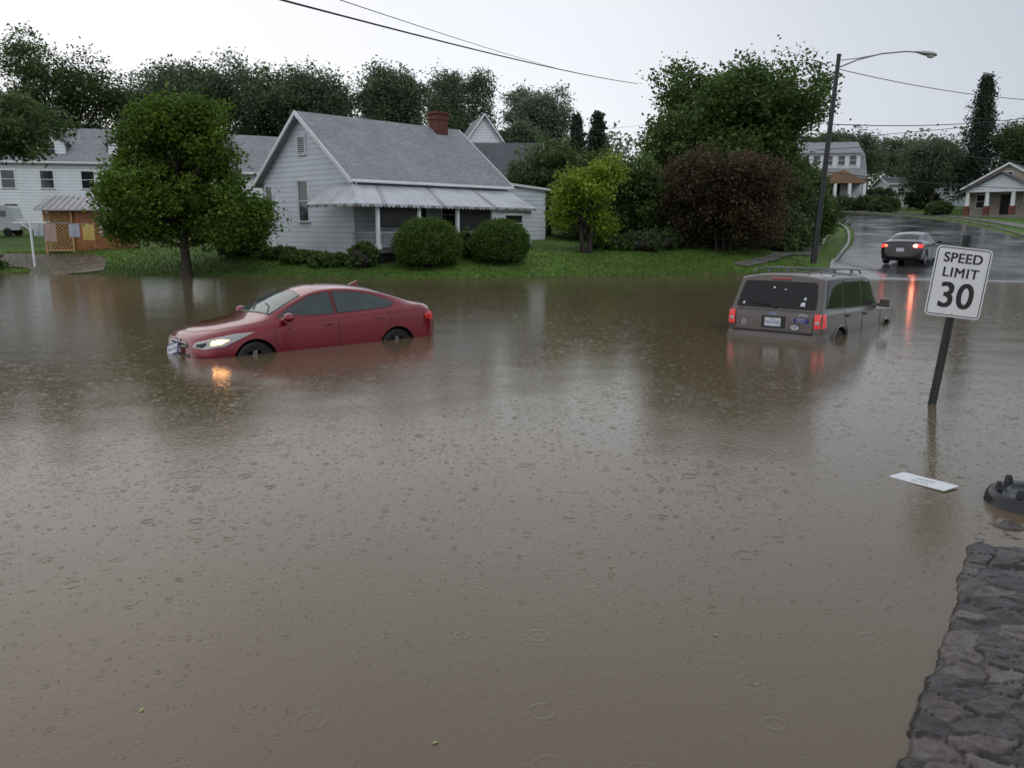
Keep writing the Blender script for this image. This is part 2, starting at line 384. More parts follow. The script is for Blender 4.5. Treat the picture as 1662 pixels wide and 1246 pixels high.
G_MID=leafmat('foliage_mid_green',(.065,.115,.036),(.155,.235,.065))
G_FAR=leafmat('foliage_far_hazed',(.11,.15,.095),(.20,.255,.15))  # distance haze put into the leaf colour by lightening it
G_HAZE=leafmat('foliage_haze_pale',(.18,.22,.16),(.28,.33,.23))  # palest leaves, haze on the farthest trees mixed into their colour
G_YEL=leafmat('foliage_lime',(.14,.23,.025),(.38,.49,.07),transl=.4)
G_PUR=leafmat('foliage_bronze',(.06,.062,.030),(.155,.095,.062))
G_BOX=leafmat('foliage_boxwood',(.055,.11,.02),(.13,.21,.04))
G_CON=leafmat('foliage_conifer',(.04,.062,.042),(.085,.12,.078))
BG='trees behind the houses'
tree('broadleaf_tree','leafy yellow-green tree with short trunk on flooded lawn',-13.4,33.3,7.2,4.2,G_FRONT,3,n=980,per=66,leaf=.17,bottom=.75,trunk=.22,nl=20,spread=.42,lob=(.24,.36),pyr=1,core=.6,zsq=.75)
tree('broadleaf_tree','large dark green tree beside the white two-storey house',-32.6,46.5,10.4,7.4,G_DARK,4,n=700,per=64,leaf=.26,bottom=3.4,trunk=.4,nl=15,lob=(.28,.42))
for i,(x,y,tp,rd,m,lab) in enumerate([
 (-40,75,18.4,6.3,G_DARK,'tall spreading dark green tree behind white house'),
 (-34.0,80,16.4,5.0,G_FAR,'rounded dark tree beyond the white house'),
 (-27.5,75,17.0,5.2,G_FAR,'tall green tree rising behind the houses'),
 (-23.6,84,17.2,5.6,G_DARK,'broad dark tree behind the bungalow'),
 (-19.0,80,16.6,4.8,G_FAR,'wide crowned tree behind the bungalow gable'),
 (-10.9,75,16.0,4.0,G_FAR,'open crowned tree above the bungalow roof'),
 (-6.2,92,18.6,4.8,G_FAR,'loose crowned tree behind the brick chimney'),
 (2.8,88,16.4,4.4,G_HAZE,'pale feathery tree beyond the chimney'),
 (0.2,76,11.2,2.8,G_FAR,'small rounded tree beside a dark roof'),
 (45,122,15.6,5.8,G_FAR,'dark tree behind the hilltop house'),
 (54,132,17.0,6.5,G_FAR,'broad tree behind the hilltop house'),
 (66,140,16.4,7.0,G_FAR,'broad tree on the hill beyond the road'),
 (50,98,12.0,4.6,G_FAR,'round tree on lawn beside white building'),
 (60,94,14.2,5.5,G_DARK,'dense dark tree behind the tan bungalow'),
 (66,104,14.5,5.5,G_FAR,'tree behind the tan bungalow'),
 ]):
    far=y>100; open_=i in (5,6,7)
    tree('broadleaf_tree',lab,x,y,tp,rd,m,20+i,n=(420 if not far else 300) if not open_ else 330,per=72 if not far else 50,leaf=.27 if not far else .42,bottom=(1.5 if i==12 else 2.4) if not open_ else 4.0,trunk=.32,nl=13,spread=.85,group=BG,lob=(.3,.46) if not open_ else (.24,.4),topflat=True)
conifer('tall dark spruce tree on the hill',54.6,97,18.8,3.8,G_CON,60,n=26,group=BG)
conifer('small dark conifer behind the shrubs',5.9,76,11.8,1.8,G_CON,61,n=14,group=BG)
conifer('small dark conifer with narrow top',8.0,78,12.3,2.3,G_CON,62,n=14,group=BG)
tree('broadleaf_tree','big dense green tree beside the road',12.4,49,11.7,5.9,G_MID,70,n=1050,per=64,leaf=.24,bottom=1.2,trunk=.4,nl=18,spread=.65,lob=(.28,.42),elong=1.15,topflat=True,core=.7)
tree('broadleaf_tree','bronze-leaved crape myrtle on the lawn',10.3,39.6,5.7,3.5,G_PUR,71,n=760,per=58,leaf=.15,bottom=.1,trunk=.14,nl=16,spread=.45,stems=3,bark=BARKD,lob=(.28,.44),topflat=True)
tree('broadleaf_tree','small lime green tree on the lawn',3.45,37.6,5.2,2.35,G_YEL,72,n=360,per=34,leaf=.16,bottom=.5,trunk=.2,nl=16,spread=.36,stems=2,bark=BARKD,lob=(.18,.34),core=.5)
tree('broadleaf_tree','small bright green tree behind the lime tree',6.2,41.5,5.4,2.2,G_MID,73,n=260,per=45,leaf=.2,bottom=.3,trunk=.12,nl=9,spread=.4)
for i,(x,y,tp,rd) in enumerate([(2.2,49,6.9,2.8),(5.4,51,6.6,3.0),(15.5,46.5,5.2,2.2),(1.2,57,6.0,2.2),(8.2,46,5.0,2.6),(11.5,44.5,4.6,2.5),(4.6,45.5,4.4,2.2),(17.6,50,5.4,2.4),(13.4,42.6,3.6,1.6)]):
    tree('broadleaf_tree','dense green bushy tree filling the gap behind',x,y,tp,rd,G_MID if i%2 else G_DARK,80+i,n=250,per=52,leaf=.23,bottom=.1,trunk=.16,nl=9,spread=.5,group='bushy trees behind the lawn',lob=(.36,.5))
shrub('round_shrub','large clipped round shrub beside the porch',-3.5,33.6,(1.36,1.3,1.03),G_BOX,1,n=1100,leaf=.08,lumpy=.035,group='clipped round shrubs')
shrub('round_shrub','clipped round shrub by the garden path',-.5,34.6,(1.2,1.15,.96),G_BOX,2,n=950,leaf=.08,lumpy=.035,group='clipped round shrubs')
for i,(x,y,r3,m) in enumerate([(-6.2,33.5,(.6,.5,.5),G_MID),(-7.6,33.9,(.8,.5,.25),G_MID),(-9.0,34.8,(.9,.5,.22),G_MID),(-10.3,35.9,(.9,.5,.25),G_MID),(-1.9,35.6,(.5,.5,.6),G_MID),
    (4.6,38.8,(.9,.6,.35),G_MID),(6.2,38.9,(1.0,.6,.45),G_DARK),(7.4,39.5,(.8,.7,.55),G_DARK),(-12.3,37.0,(1.1,.6,.45),G_DARK),(-23.5,36.2,(.6,.5,.45),G_MID),(-24.8,37,(.7,.5,.5),G_MID),(13.4,40.8,(.8,.6,.45),G_DARK)]):
    shrub('garden_shrub','low leafy garden shrub on the lawn',x,y,r3,m,30+i,n=130,per=30,leaf=.12,lumpy=.22,group='low garden shrubs')
for i,(x,y,r3) in enumerate([(42.0,92.5,(1.6,1.2,.9)),(39.0,98.0,(2.0,1.0,.9)),(45,101,(2.4,1.4,1.3)),(42.5,97.5,(1.8,1.1,.9)),(50.5,101,(2,1.4,1.1)),(27,84,(2.2,1.6,1.5)),(26.5,79,(2.2,1.6,1.5)),(44,84.5,(1.3,.9,.7))]):
    shrub('hedge','rounded dark hedge along the hillside road',x,y,r3,G_DARK,50+i,n=140,per=30,leaf=.22,lumpy=.15,group='hedges by the hill road',cat='hedge')
for i,(x,y,tp,rd) in enumerate([(20.3,62,7.6,3.0),(18.2,56,6.8,2.8),(23.6,74,6.8,3.0),(17,66,9,3.4),(25,90,8.5,3.2)]):
    tree('broadleaf_tree','dense roadside tree beside the hill road',x,y,tp,rd,G_DARK,90+i,n=240,per=50,leaf=.28,bottom=.2,trunk=.2,nl=9,spread=.55,group='trees beside the hill road')
r=np.random.default_rng(5); n=3200
fx=r.uniform(-170,190,n); fy=r.uniform(150,185,n); hh=7+3.5*np.sin(fx*.11)+2.5*np.sin(fx*.31+2)
fz=g_np(fx,fy)+r.uniform(0,1,n)**.7*hh
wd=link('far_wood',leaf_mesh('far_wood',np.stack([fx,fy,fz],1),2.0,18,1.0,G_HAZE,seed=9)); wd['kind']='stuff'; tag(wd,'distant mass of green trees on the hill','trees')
n=46000; gx=rng.uniform(-26,17,n); gy=rng.uniform(31,42,n); s=gy-np.interp(gx,SX,SY); k=(s>-.35)&(s<8*rng.uniform(.05,1,n))&(gx<13.0)
gx=gx[k];gy=gy[k]; n=len(gx); gz=g_np(gx,gy); th=rng.uniform(0,6.28,n); hh=rng.uniform(.04,.11,n); wv=.03
V=np.stack([np.stack([gx-wv*np.cos(th),gy-wv*np.sin(th),gz-.01],1),np.stack([gx+wv*np.cos(th),gy+wv*np.sin(th),gz-.01],1),np.stack([gx+rng.normal(0,.03,n),gy+rng.normal(0,.03,n),gz+hh],1)],1).reshape(-1,3)
GR=leafmat('grass_blades',(.055,.115,.018),(.14,.23,.045))
me=np_mesh('grass',V,np.arange(n*3).reshape(-1,3),[GR]); at=me.attributes.new('tint','FLOAT','POINT'); at.data.foreach_set('value',np.repeat(rng.uniform(0,1,n),3).astype(np.float32))
go=link('grass',me); go['kind']='stuff'; tag(go,'wet green grass tufts on the lawn','grass')
# ---------------------------------------------------------------- houses
WHITE=mat('white_trim',(.74,.76,.79),.45,var=.08,vs=2)
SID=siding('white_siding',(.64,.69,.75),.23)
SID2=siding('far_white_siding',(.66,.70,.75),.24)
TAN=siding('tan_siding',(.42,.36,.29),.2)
ROOFG=shingle('grey_shingles',(.29,.305,.33))
ROOFD=shingle('dark_shingles',(.095,.10,.115))
BRICK=shingle('red_brick',(.17,.06,.045),4,14,.8,.3)
WGL=mat('window_glass',(.02,.024,.028),.06,spec=.8)
DARK=mat('dark_interior',(.012,.012,.013),.7,var=.3)
def win(parent,face,a,b,z,w,h,name='window',mull=True,frame=.07,gm=None):
    sgn=-1 if face[0]=='-' else 1; ax=face[1]
    f=MB(); t=.07
    def bx(mb,ca,cz,sa,sz,off,th,mi=0):
        if ax=='x': mb.box(b+sgn*off,ca,cz,th,sa,sz,mi)
        else: mb.box(ca,b+sgn*off,cz,sa,th,sz,mi)
    bx(f,a-w/2,z,frame,h+frame,.03,t); bx(f,a+w/2,z,frame,h+frame,.03,t)
    bx(f,a,z+h/2,w-frame,frame,.03,t); bx(f,a,z-h/2-.01,w+frame*2.2,frame,.045,t+.04)
    if mull: bx(f,a,z,w-frame,.045,.02,.05)
    o=f.obj(name,WHITE,parent)
    gmb=MB(); bx(gmb,a,z,w-frame-.004,h-frame-.004,.008,.012); gmb.obj('glass',gm or WGL,o)
    return o
def gable_wall(L,W,h,hr,inset=.35,base=-.8):
    mb=MB(); xa=inset; xb=L-inset; ya=inset; yb=W-inset; sl=(hr-h)/(W/2); zz=h+sl*inset-.1
    def prof(x): return [(x,ya,base),(x,yb,base),(x,yb,zz),(x,W/2,hr-.12),(x,ya,zz)]
    v=prof(xa)+prof(xb); f=[(0,1,2,3,4),(9,8,7,6,5),(0,5,6,1),(1,6,7,2),(2,7,8,3),(3,8,9,4),(4,9,5,0)]
    return mb.add(v,f)
def gable_roof(L,W,h,hr,th=.13):
    mb=MB()
    for s in (0,1):
        y0=0 if s==0 else W
        top=[(0,y0,h),(L,y0,h),(L,W/2,hr),(0,W/2,hr)]; bot=[(p[0],p[1],p[2]-th) for p in top]
        mb.hexa(top,bot)
    return mb
def fascia(L,W,h,hr,th=.15):
    mb=MB()
    for x in (-.035,L+.035):
        for s in (0,1):
            y0=-.01 if s==0 else W+.01
            t=[(x-.03,y0,h+.01),(x+.03,y0,h+.01),(x+.03,W/2,hr+.01),(x-.03,W/2,hr+.01)]
            mb.hexa(t,[(p[0],p[1],p[2]-.2) for p in t])
    for y in (-.04,W+.04): mb.box(L/2,y,h-.09,L+.05,.07,.14)
    return mb
def house(label,x,y,z,rz,L,W,h,hr,wall,roof,wins=(),name='house',cat='house',group=None,chim=None,door=None):
    e=root(name,label,cat,(x,y,z),rz,group)
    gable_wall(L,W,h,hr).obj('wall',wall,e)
    ro=gable_roof(L,W,h,hr).obj('roof',roof,e)
    fascia(L,W,h,hr).obj('fascia',WHITE,e)
    if chim:
        cx,cy,cw,cz0,cz1=chim; c=MB(); c.box(cx,cy,(cz0+cz1)/2,cw,cw*.8,cz1-cz0); c.box(cx,cy,cz1+.06,cw+.14,cw*.8+.14,.12); c.box(cx,cy,cz1-.22,cw+.1,cw*.8+.1,.1)
        c.obj('chimney',BRICK,ro)
    for w_ in wins: win(e,*w_)
    if door:
        face,a,b,w,h2=door; d=MB(); s=-1 if face[0]=='-' else 1
        if face[1]=='y': d.box(a,b+s*.03,h2/2+.2,w,.06,h2)
        else: d.box(b+s*.03,a,h2/2+.2,.06,w,h2)
        d.obj('door',DARK,e)
    return e,ro
HZ=.8; hx,hy=-6.85,35.0; L,W,h,hr=10.1,8.0,3.2,6.3
H0,roof0=house('white clapboard bungalow with grey shingle roof and awning porch',hx,hy,HZ,R(47),L,W,h,hr,SID,ROOFG,
    wins=[('-x',4.15,.35,2.35,.85,1.85),('-x',7.1,.35,2.35,.6,1.5),('-y',2.2,.35,1.75,.9,1.3),('-y',5.9,.35,1.75,.9,1.3)],
    chim=(8.4,3.75,.8,5.6,6.9),door=('-y',4.0,.35,.9,2.0))
lv=MB()
for k in range(8): lv.box(.31,4.1,4.5+k*.09,.05,.52,.03,0,Matrix.Rotation(R(35),3,'Y'))
lv.box(.325,4.1,4.82,.02,.56,.76,1)
for dy in(-.32,.32): lv.box(.31,4.1+dy,4.82,.08,.07,.86)
for dz in(-.4,.4): lv.box(.31,4.1,4.82+dz,.08,.56,.07)
lv.obj('attic_vent',[WHITE,DARK],H0)
gt=MB(); gt.tube([(0,-.09,h-.1),(L,-.09,h-.12)],.055,8); gt.tube([(.25,-.09,h-.15),(.3,.28,h-.5),(.3,.28,0)],.035,6); gt.obj('gutter',WHITE,H0)
AW=mat('awning_metal',(.50,.53,.57),.38,var=.2,vs=1.2,metal=.2,roughvar=.1)
AWS=mat('awning_stripe',(.24,.21,.21),.5,var=.2)
zt,zl=3.08,2.12
T=[(.30,1.7,zt),(.30,.30,zt),(L-.35,.30,zt)]; Lo=[(-1.1,1.7,zl),(-1.1,-1.85,zl),(L-.3,-1.85,zl-.05)]
aw=MB()
def slab(mb,a,b,c,d,th=.04,mi=0):
    P=[Vector(p) for p in (a,b,c,d)]; mb.hexa(P,[p-Vector((0,0,th)) for p in P],mi)
slab(aw,Lo[0],Lo[1],T[1],T[0]); slab(aw,Lo[1],Lo[2],T[2],T[1])
def rib(a,b,mi=0,w=.03,up=.03): aw.tube([Vector(a)+Vector((0,0,up)),Vector(b)+Vector((0,0,up))],w,5,mi)
ns=20
for k in range(ns+1):
    t=k/ns; a=Vector(T[1]).lerp(Vector(T[2]),t); b=Vector(Lo[1]).lerp(Vector(Lo[2]),t); rib(a,b,0,.014,.004)
for t in (.125,.138,.425,.438,.725,.738):
    a=Vector(T[1]).lerp(Vector(T[2]),t); b=Vector(Lo[1]).lerp(Vector(Lo[2]),t); rib(a,b,1,.018,.012)
for k in range(7):
    t=k/6; a=Vector(T[0]).lerp(Vector(T[1]),t); b=Vector(Lo[0]).lerp(Vector(Lo[1]),t); rib(a,b,0,.014,.004)
rib(T[1],Lo[1],0,.04,.02)
def valance(a,b):
    a=Vector(a);b=Vector(b); n=int((b-a).length/.22)
    for k in range(n):
        p=a.lerp(b,k/n); q=a.lerp(b,(k+1)/n); m=(p+q)/2
        nrm=(q-p).normalized().cross(Vector((0,0,1)))*.012
        up=Vector((0,0,-.02)); dn=Vector((0,0,-.15)); md=Vector((0,0,-.08))
        t=[p+up,q+up,q+md,m+dn,p+md]
        aw.hexa([v+nrm for v in t],[v-nrm for v in t],1 if k%3==0 else 0)
valance(Lo[0],Lo[1]); valance(Lo[1],Lo[2]); valance(Lo[2],T[2])
aw.obj('awning',[AW,AWS],H0)
PD=mat('porch_floor_grey',(.12,.12,.12),.6,var=.2)
po=MB(); po.box(3.75,-.68,.18,7.3,2.0,.16); po.box(3.75,-.68,-.35,7.1,1.8,.9,1)
po.box(8.4,-.65,.9,2.7,1.95,2.55,2)
po.obj('porch',[PD,DARK,SID],H0)
for px in (.15,2.4,4.7,7.0):
    c=MB(); c.box(px,-1.58,1.2,.13,.13,1.95); c.box(px,-1.58,.36,.2,.2,.2); c.box(px,-1.58,2.08,.2,.2,.12); c.obj('porch_post',WHITE,H0)
RAILM=mat('railing_grey',(.42,.44,.46),.5,var=.15)
def rail(a,b):
    ra=MB()
    a=Vector(a);b=Vector(b); n=int((b-a).length/.13)
    d=(b-a).length; ang=math.atan2((b-a).y,(b-a).x); M=Matrix.Rotation(ang,3,'Z'); c=(a+b)/2
    ra.box(c.x,c.y,.95,d,.06,.05,0,M); ra.box(c.x,c.y,.36,d,.05,.05,0,M)
    for k in range(1,n): p=a.lerp(b,k/n); ra.box(p.x,p.y,.655,.025,.025,.54)
    ra.obj('porch_railing',RAILM,H0)
rail((.22,-1.58,0),(2.33,-1.58,0)); rail((2.47,-1.58,0),(4.63,-1.58,0)); rail((4.77,-1.58,0),(6.93,-1.58,0)); rail((.15,-1.5,0),(.15,.3,0))
SCR=mat('dark_screen',(.02,.02,.022),.6)
for a in ((5.85,-1.52,1.55,2.2,.02,1.1),(1.3,-1.52,1.6,2.1,.02,.9)):
    sc=MB(); sc.box(*a); sc.obj('porch_screen',SCR,H0)
win(H0,'-y',8.4,-1.625,1.35,1.3,.8)
win(H0,'+x',-.6,9.75,1.35,1.0,.8)
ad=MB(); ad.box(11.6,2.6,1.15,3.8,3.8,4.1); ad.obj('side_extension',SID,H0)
ad=MB(); ad.hexa([(9.76,.5,3.45),(13.7,.5,3.22),(13.7,4.7,3.22),(9.76,4.7,3.45)],[(9.76,.5,3.33),(13.7,.5,3.10),(13.7,4.7,3.10),(9.76,4.7,3.33)]); ad.obj('extension_roof',WHITE,H0)
sp=MB(); sp.box(4.05,-1.95,-.02,1.2,.5,.3); sp.obj('step',CONC,H0)
h2,r2=house('two-storey white house with dark roof and dormer',-45.0,64,g(-38,62)-.2,R(14),16.9,8.5,5.6,8.6,SID2,ROOFG,
   wins=[('-y',x,.35,zz,1.0,1.4) for x in (2.5,5.2,8,11,13.8) for zz in (1.6,4.2)]+[('+x',3,16.55,4.2,.9,1.4),('+x',5.5,16.55,4.2,.9,1.4)])
for dx in (7.2,12.6):
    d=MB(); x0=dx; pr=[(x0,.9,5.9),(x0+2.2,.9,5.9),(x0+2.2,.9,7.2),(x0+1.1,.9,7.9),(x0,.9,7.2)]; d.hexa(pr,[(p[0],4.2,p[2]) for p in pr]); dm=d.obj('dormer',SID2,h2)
    d=MB()
    for s in(-1,1):
        t=[(x0+1.1+s*1.35,.7,7.05),(x0+1.1,.7,8.02),(x0+1.1,4.2,8.02),(x0+1.1+s*1.35,4.2,7.05)]; d.hexa(t,[(p[0],p[1],p[2]-.1) for p in t])
    d.obj('dormer_roof',ROOFD,dm); w_=win(h2,'-y',x0+1.1,.9,6.6,.8,.9)
house('white house with pale grey roof behind the bungalow',-17.8,50.5,g(-15,52),R(30),9,6.5,3.8,6.3,SID2,ROOFG,wins=[('-y',3,.35,2,.9,1.2)])
house('house with dark shingle roof behind the bungalow',-5.4,60,g(-2,60)-.2,R(6),8.2,7.5,3.6,6.4,SID2,ROOFD,wins=[('-y',2,.35,1.9,.9,1.2),('-y',5,.35,1.9,.9,1.2)])
house('pale house with steep grey gable roof',-6.0,80,g(-5,80),R(-78),7.0,4.4,5.6,8.6,SID2,ROOFG)
gx0,gy0=33.2,101.5
h3=root('house','pale house with long dormer and front porch on the hill','house',(gx0,gy0,4.5),R(-6)); h3.scale=(1.12,1.12,1.08)
GB=MB()
prof=[(0,-1),(8,-1),(8,3.2),(6.9,5.4),(4,7.0),(1.1,5.4),(0,3.2)]
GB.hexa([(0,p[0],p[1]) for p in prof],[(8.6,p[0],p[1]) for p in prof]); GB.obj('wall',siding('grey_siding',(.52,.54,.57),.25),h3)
GR_=MB()
pp=[(-.35,3.0),(1.0,5.55),(4,7.25),(7.0,5.55),(8.35,3.0)]
for a,b in zip(pp,pp[1:]):
    t=[(-.3,a[0],a[1]),(8.9,a[0],a[1]),(8.9,b[0],b[1]),(-.3,b[0],b[1])]; GR_.hexa(t,[(p[0],p[1],p[2]-.15) for p in t])
rf=GR_.obj('roof',ROOFG,h3)
d=MB(); d.box(4.9,1.3,4.9,6.6,2.2,1.7); dm=d.obj('dormer',SID2,h3)
d=MB(); t=[(1.4,-.05,5.72),(8.4,-.05,5.72),(8.4,3.6,6.95),(1.4,3.6,6.95)]; d.hexa(t,[(p[0],p[1],p[2]-.12) for p in t]); d.obj('dormer_roof',ROOFG,dm)
for x in (2.4,3.6,4.9,6.2,7.4): win(h3,'-y',x,.2,4.9,.8,1.1)
c=MB(); c.box(.9,2.0,5.6,.9,.7,4.0); c.obj('chimney',BRICK,rf)
p=MB(); t=[(3.2,-2.6,2.4),(8.2,-2.6,2.4),(5.7,-2.6,3.7)]; p.hexa(t,[(q[0],.0,q[2]) for q in t]); p.box(5.7,-1.3,2.33,5.2,2.7,.14); p.box(5.7,-1.3,-.2,5,2.5,.8)
p.obj('porch',mat('brown_wood',(.22,.13,.07),.6,var=.2),h3)
for x in (3.4,5.0,6.5,8.0):
    p=MB(); p.box(x,-2.45,1.25,.3,.3,2.1); p.obj('porch_post',WHITE,h3)
p=MB(); p.box(5.7,-.02,1.3,1,.08,2.0); p.obj('door',DARK,h3)
win(h3,'-y',2.0,0,1.6,1.0,1.3); win(h3,'-x',2.5,0,1.6,.9,1.3); win(h3,'-x',4.0,0,4.6,.9,1.2)
h4,r4=house('tan bungalow with white porch columns by the road',51.4,78.0,g(49,80)-.1,R(48),9.5,8,2.9,5.3,TAN,ROOFD,wins=[('-x',6.0,.35,1.6,1.2,1.3),('-x',2.0,.35,1.6,1.0,1.3),('-y',3,.35,1.6,1,1.3),('-x',4.0,.35,4.1,.7,.6)],door=('-x',4.0,.35,.9,2.0))
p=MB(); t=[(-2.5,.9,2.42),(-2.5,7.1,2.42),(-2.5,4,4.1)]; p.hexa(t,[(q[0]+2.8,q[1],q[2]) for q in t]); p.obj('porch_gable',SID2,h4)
p=MB()
for s in(-1,1):
    t=[(-2.9,4+s*3.6,2.25),(.3,4+s*3.6,2.25),(.3,4,4.3),(-2.9,4,4.3)]; p.hexa(t,[(q[0],q[1],q[2]-.12) for q in t])
p.obj('porch_roof',ROOFD,h4)
p=MB(); p.box(-1.2,4,.0,3.0,6.4,.5); p.box(-2.8,4,-.15,.6,1.6,.3); p.obj('porch',CONC,h4)
for y in (1.2,2.9,5.1,6.8):
    p=MB(); p.box(-2.3,y,.65,.5,.5,.9,1); p.tube([(-2.3,y,1.1),(-2.3,y,2.42)],[.22,.17],12); p.obj('porch_column',[WHITE,BRICK],h4,smooth=True)
house('long low white building on the hill',51.5,113,g(54,110)+.6,R(-4),11,6,2.6,3.6,SID2,ROOFD,wins=[('-y',x,.35,1.5,.9,1) for x in (2,5,8)],name='outbuilding',cat='building')
# ---------------------------------------------------------------- garden shed, clothes line, camper
OR=mat('orange_wood',(.33,.14,.06),.6,var=.3,vs=4); LAT=mat('lattice_wood',(.44,.26,.11),.6,var=.2)
sh=root('garden_shed','orange wooden shed with lattice screen and metal roof','shed',(-22.9,40.2,g(-21,40)),R(4))
s_=MB(); s_.box(2.35,1.2,.95,2.2,2.2,2.1)
for k in range(15): s_.box(1.35+k*.145,.085,.95,.02,.03,2.0,0)
s_.obj('wall',OR,sh)
s_=MB(); s_.box(.55,.55,.95,1.3,.05,2.1,1)
for k in range(-14,15):
    for sg in (1,-1):
        cx=.55+k*.17; pts=[]
        for t in np.linspace(0,1,17):
            q=Vector((cx+sg*(t-.5)*1.9,.0,t*1.9+.02))
            if -.1<=q.x<=1.2: pts.append(q)
        if len(pts)>1: s_.tube([pts[0],pts[-1]],.024,4)
for px in(-.1,1.2): s_.box(px,0,.95,.09,.09,2.1)
s_.box(.55,0,1.98,1.3,.07,.08); s_.box(.55,0,.06,1.3,.07,.08)
s_.obj('lattice_screen',[LAT,DARK],sh)
s_=MB(); t=[(-.4,-.35,2.05),(3.7,-.35,2.05),(3.4,1.2,2.75),(-.1,1.2,2.75)]; s_.hexa(t,[(q[0],q[1],q[2]-.06) for q in t]); t=[(3.7,2.6,2.05),(-.4,2.6,2.05),(-.1,1.2,2.75),(3.4,1.2,2.75)]; s_.hexa(t,[(q[0],q[1],q[2]-.06) for q in t])
for k in range(13):
    x=-.35+k*.32; s_.tube([(x,-.36,2.08),(x*.93+.08,1.2,2.78)],.018,4)
s_.obj('roof',mat('shed_metal',(.36,.36,.38),.35,var=.2,metal=.3),sh)
cl=root('clothesline_post','white T-shaped clothesline post in the yard','clothesline',(-21.6,36.6,g(-21.6,36.6)))
c=MB(); c.tube([(0,0,-.3),(0,0,2.15)],.05,10); c.tube([(-.75,0,2.0),(.75,0,2.0)],.035,8); c.tube([(-.45,0,2.0),(0,0,1.65)],.02,6); c.tube([(.45,0,2.0),(0,0,1.65)],.02,6); c.obj('post',WHITE,cl,smooth=True)
cw=MB()
for dx in (-.6,0,.6): cw.tube([(-21.6+dx,36.6,g(-21.6,36.6)+2.03),(-20.2+dx*.9,38.2,g(-21,37)+1.85),(-19.2+dx*.8,39.8,g(-21,37)+1.9)],.008,4)
cwo=cw.obj('clothesline',mat('line_grey',(.3,.3,.3),.5)); tag(cwo,'thin washing lines strung across the yard','clothesline')
for i,(col,x,y,w_,hh_) in enumerate([((.45,.33,.3),-21.2,37.4,.5,.8),((.4,.42,.5),-20.4,38.0,.45,.6),((.6,.45,.15),-20.1,38.7,.5,.75),((.45,.5,.55),-21.6,37.2,.4,.55),((.55,.35,.38),-19.6,39.1,.4,.6)]):
    zt_=g(-21,37)+1.86; vs=[];fs=[]
    for a in range(7):
        for b in range(5): vs.append((w_*(a/6-.5),.04*math.sin(a*1.7+b*.6)*(b/4+.2),-hh_*b/4+.02*math.sin(a*2)*b/4))
    for a in range(6):
        for b in range(4): fs.append((a*5+b,a*5+b+1,(a+1)*5+b+1,(a+1)*5+b))
    t=MB(); t.add(vs,fs); o=t.obj('hanging_laundry',mat('laundry_%d'%i,col,.8,var=.15),smooth=True,fix=False); o.location=(x,y,zt_); o.rotation_euler=(0,0,R(20)); tag(o,'damp garment hanging on the washing line','laundry','laundry on the line')
cv=root('parked_van','white camper van parked behind the yard','van',(-35.2,55,g(-33,55)),R(8)); cv.scale=(.85,.85,.8)
c=MB(); pr=[(-2.6,.5),(2.5,.5),(2.75,.8),(2.7,1.25),(2.2,1.45),(2.0,2.3),(1.8,2.5),(-2.5,2.5),(-2.65,2.3)]
c.hexa([(p[0],-.95,p[1]) for p in pr],[(p[0],.95,p[1]) for p in pr]); c.obj('body',WHITE,cv)
for wx_,ww in ((-1.4,1.0),(.0,.9),(1.3,.8)):
    c=MB(); c.box(wx_,-.965,1.85,ww,.03,.5); c.obj('window',WGL,cv)
for x in(-1.7,1.7):
    for y in(-.85,.85):
        c=MB(); c.lathe([(0,-.1),(.34,-.1),(.36,0),(.34,.1),(0,.1)],(x,y,.36),'Y'); c.obj('wheel',DARK,cv)
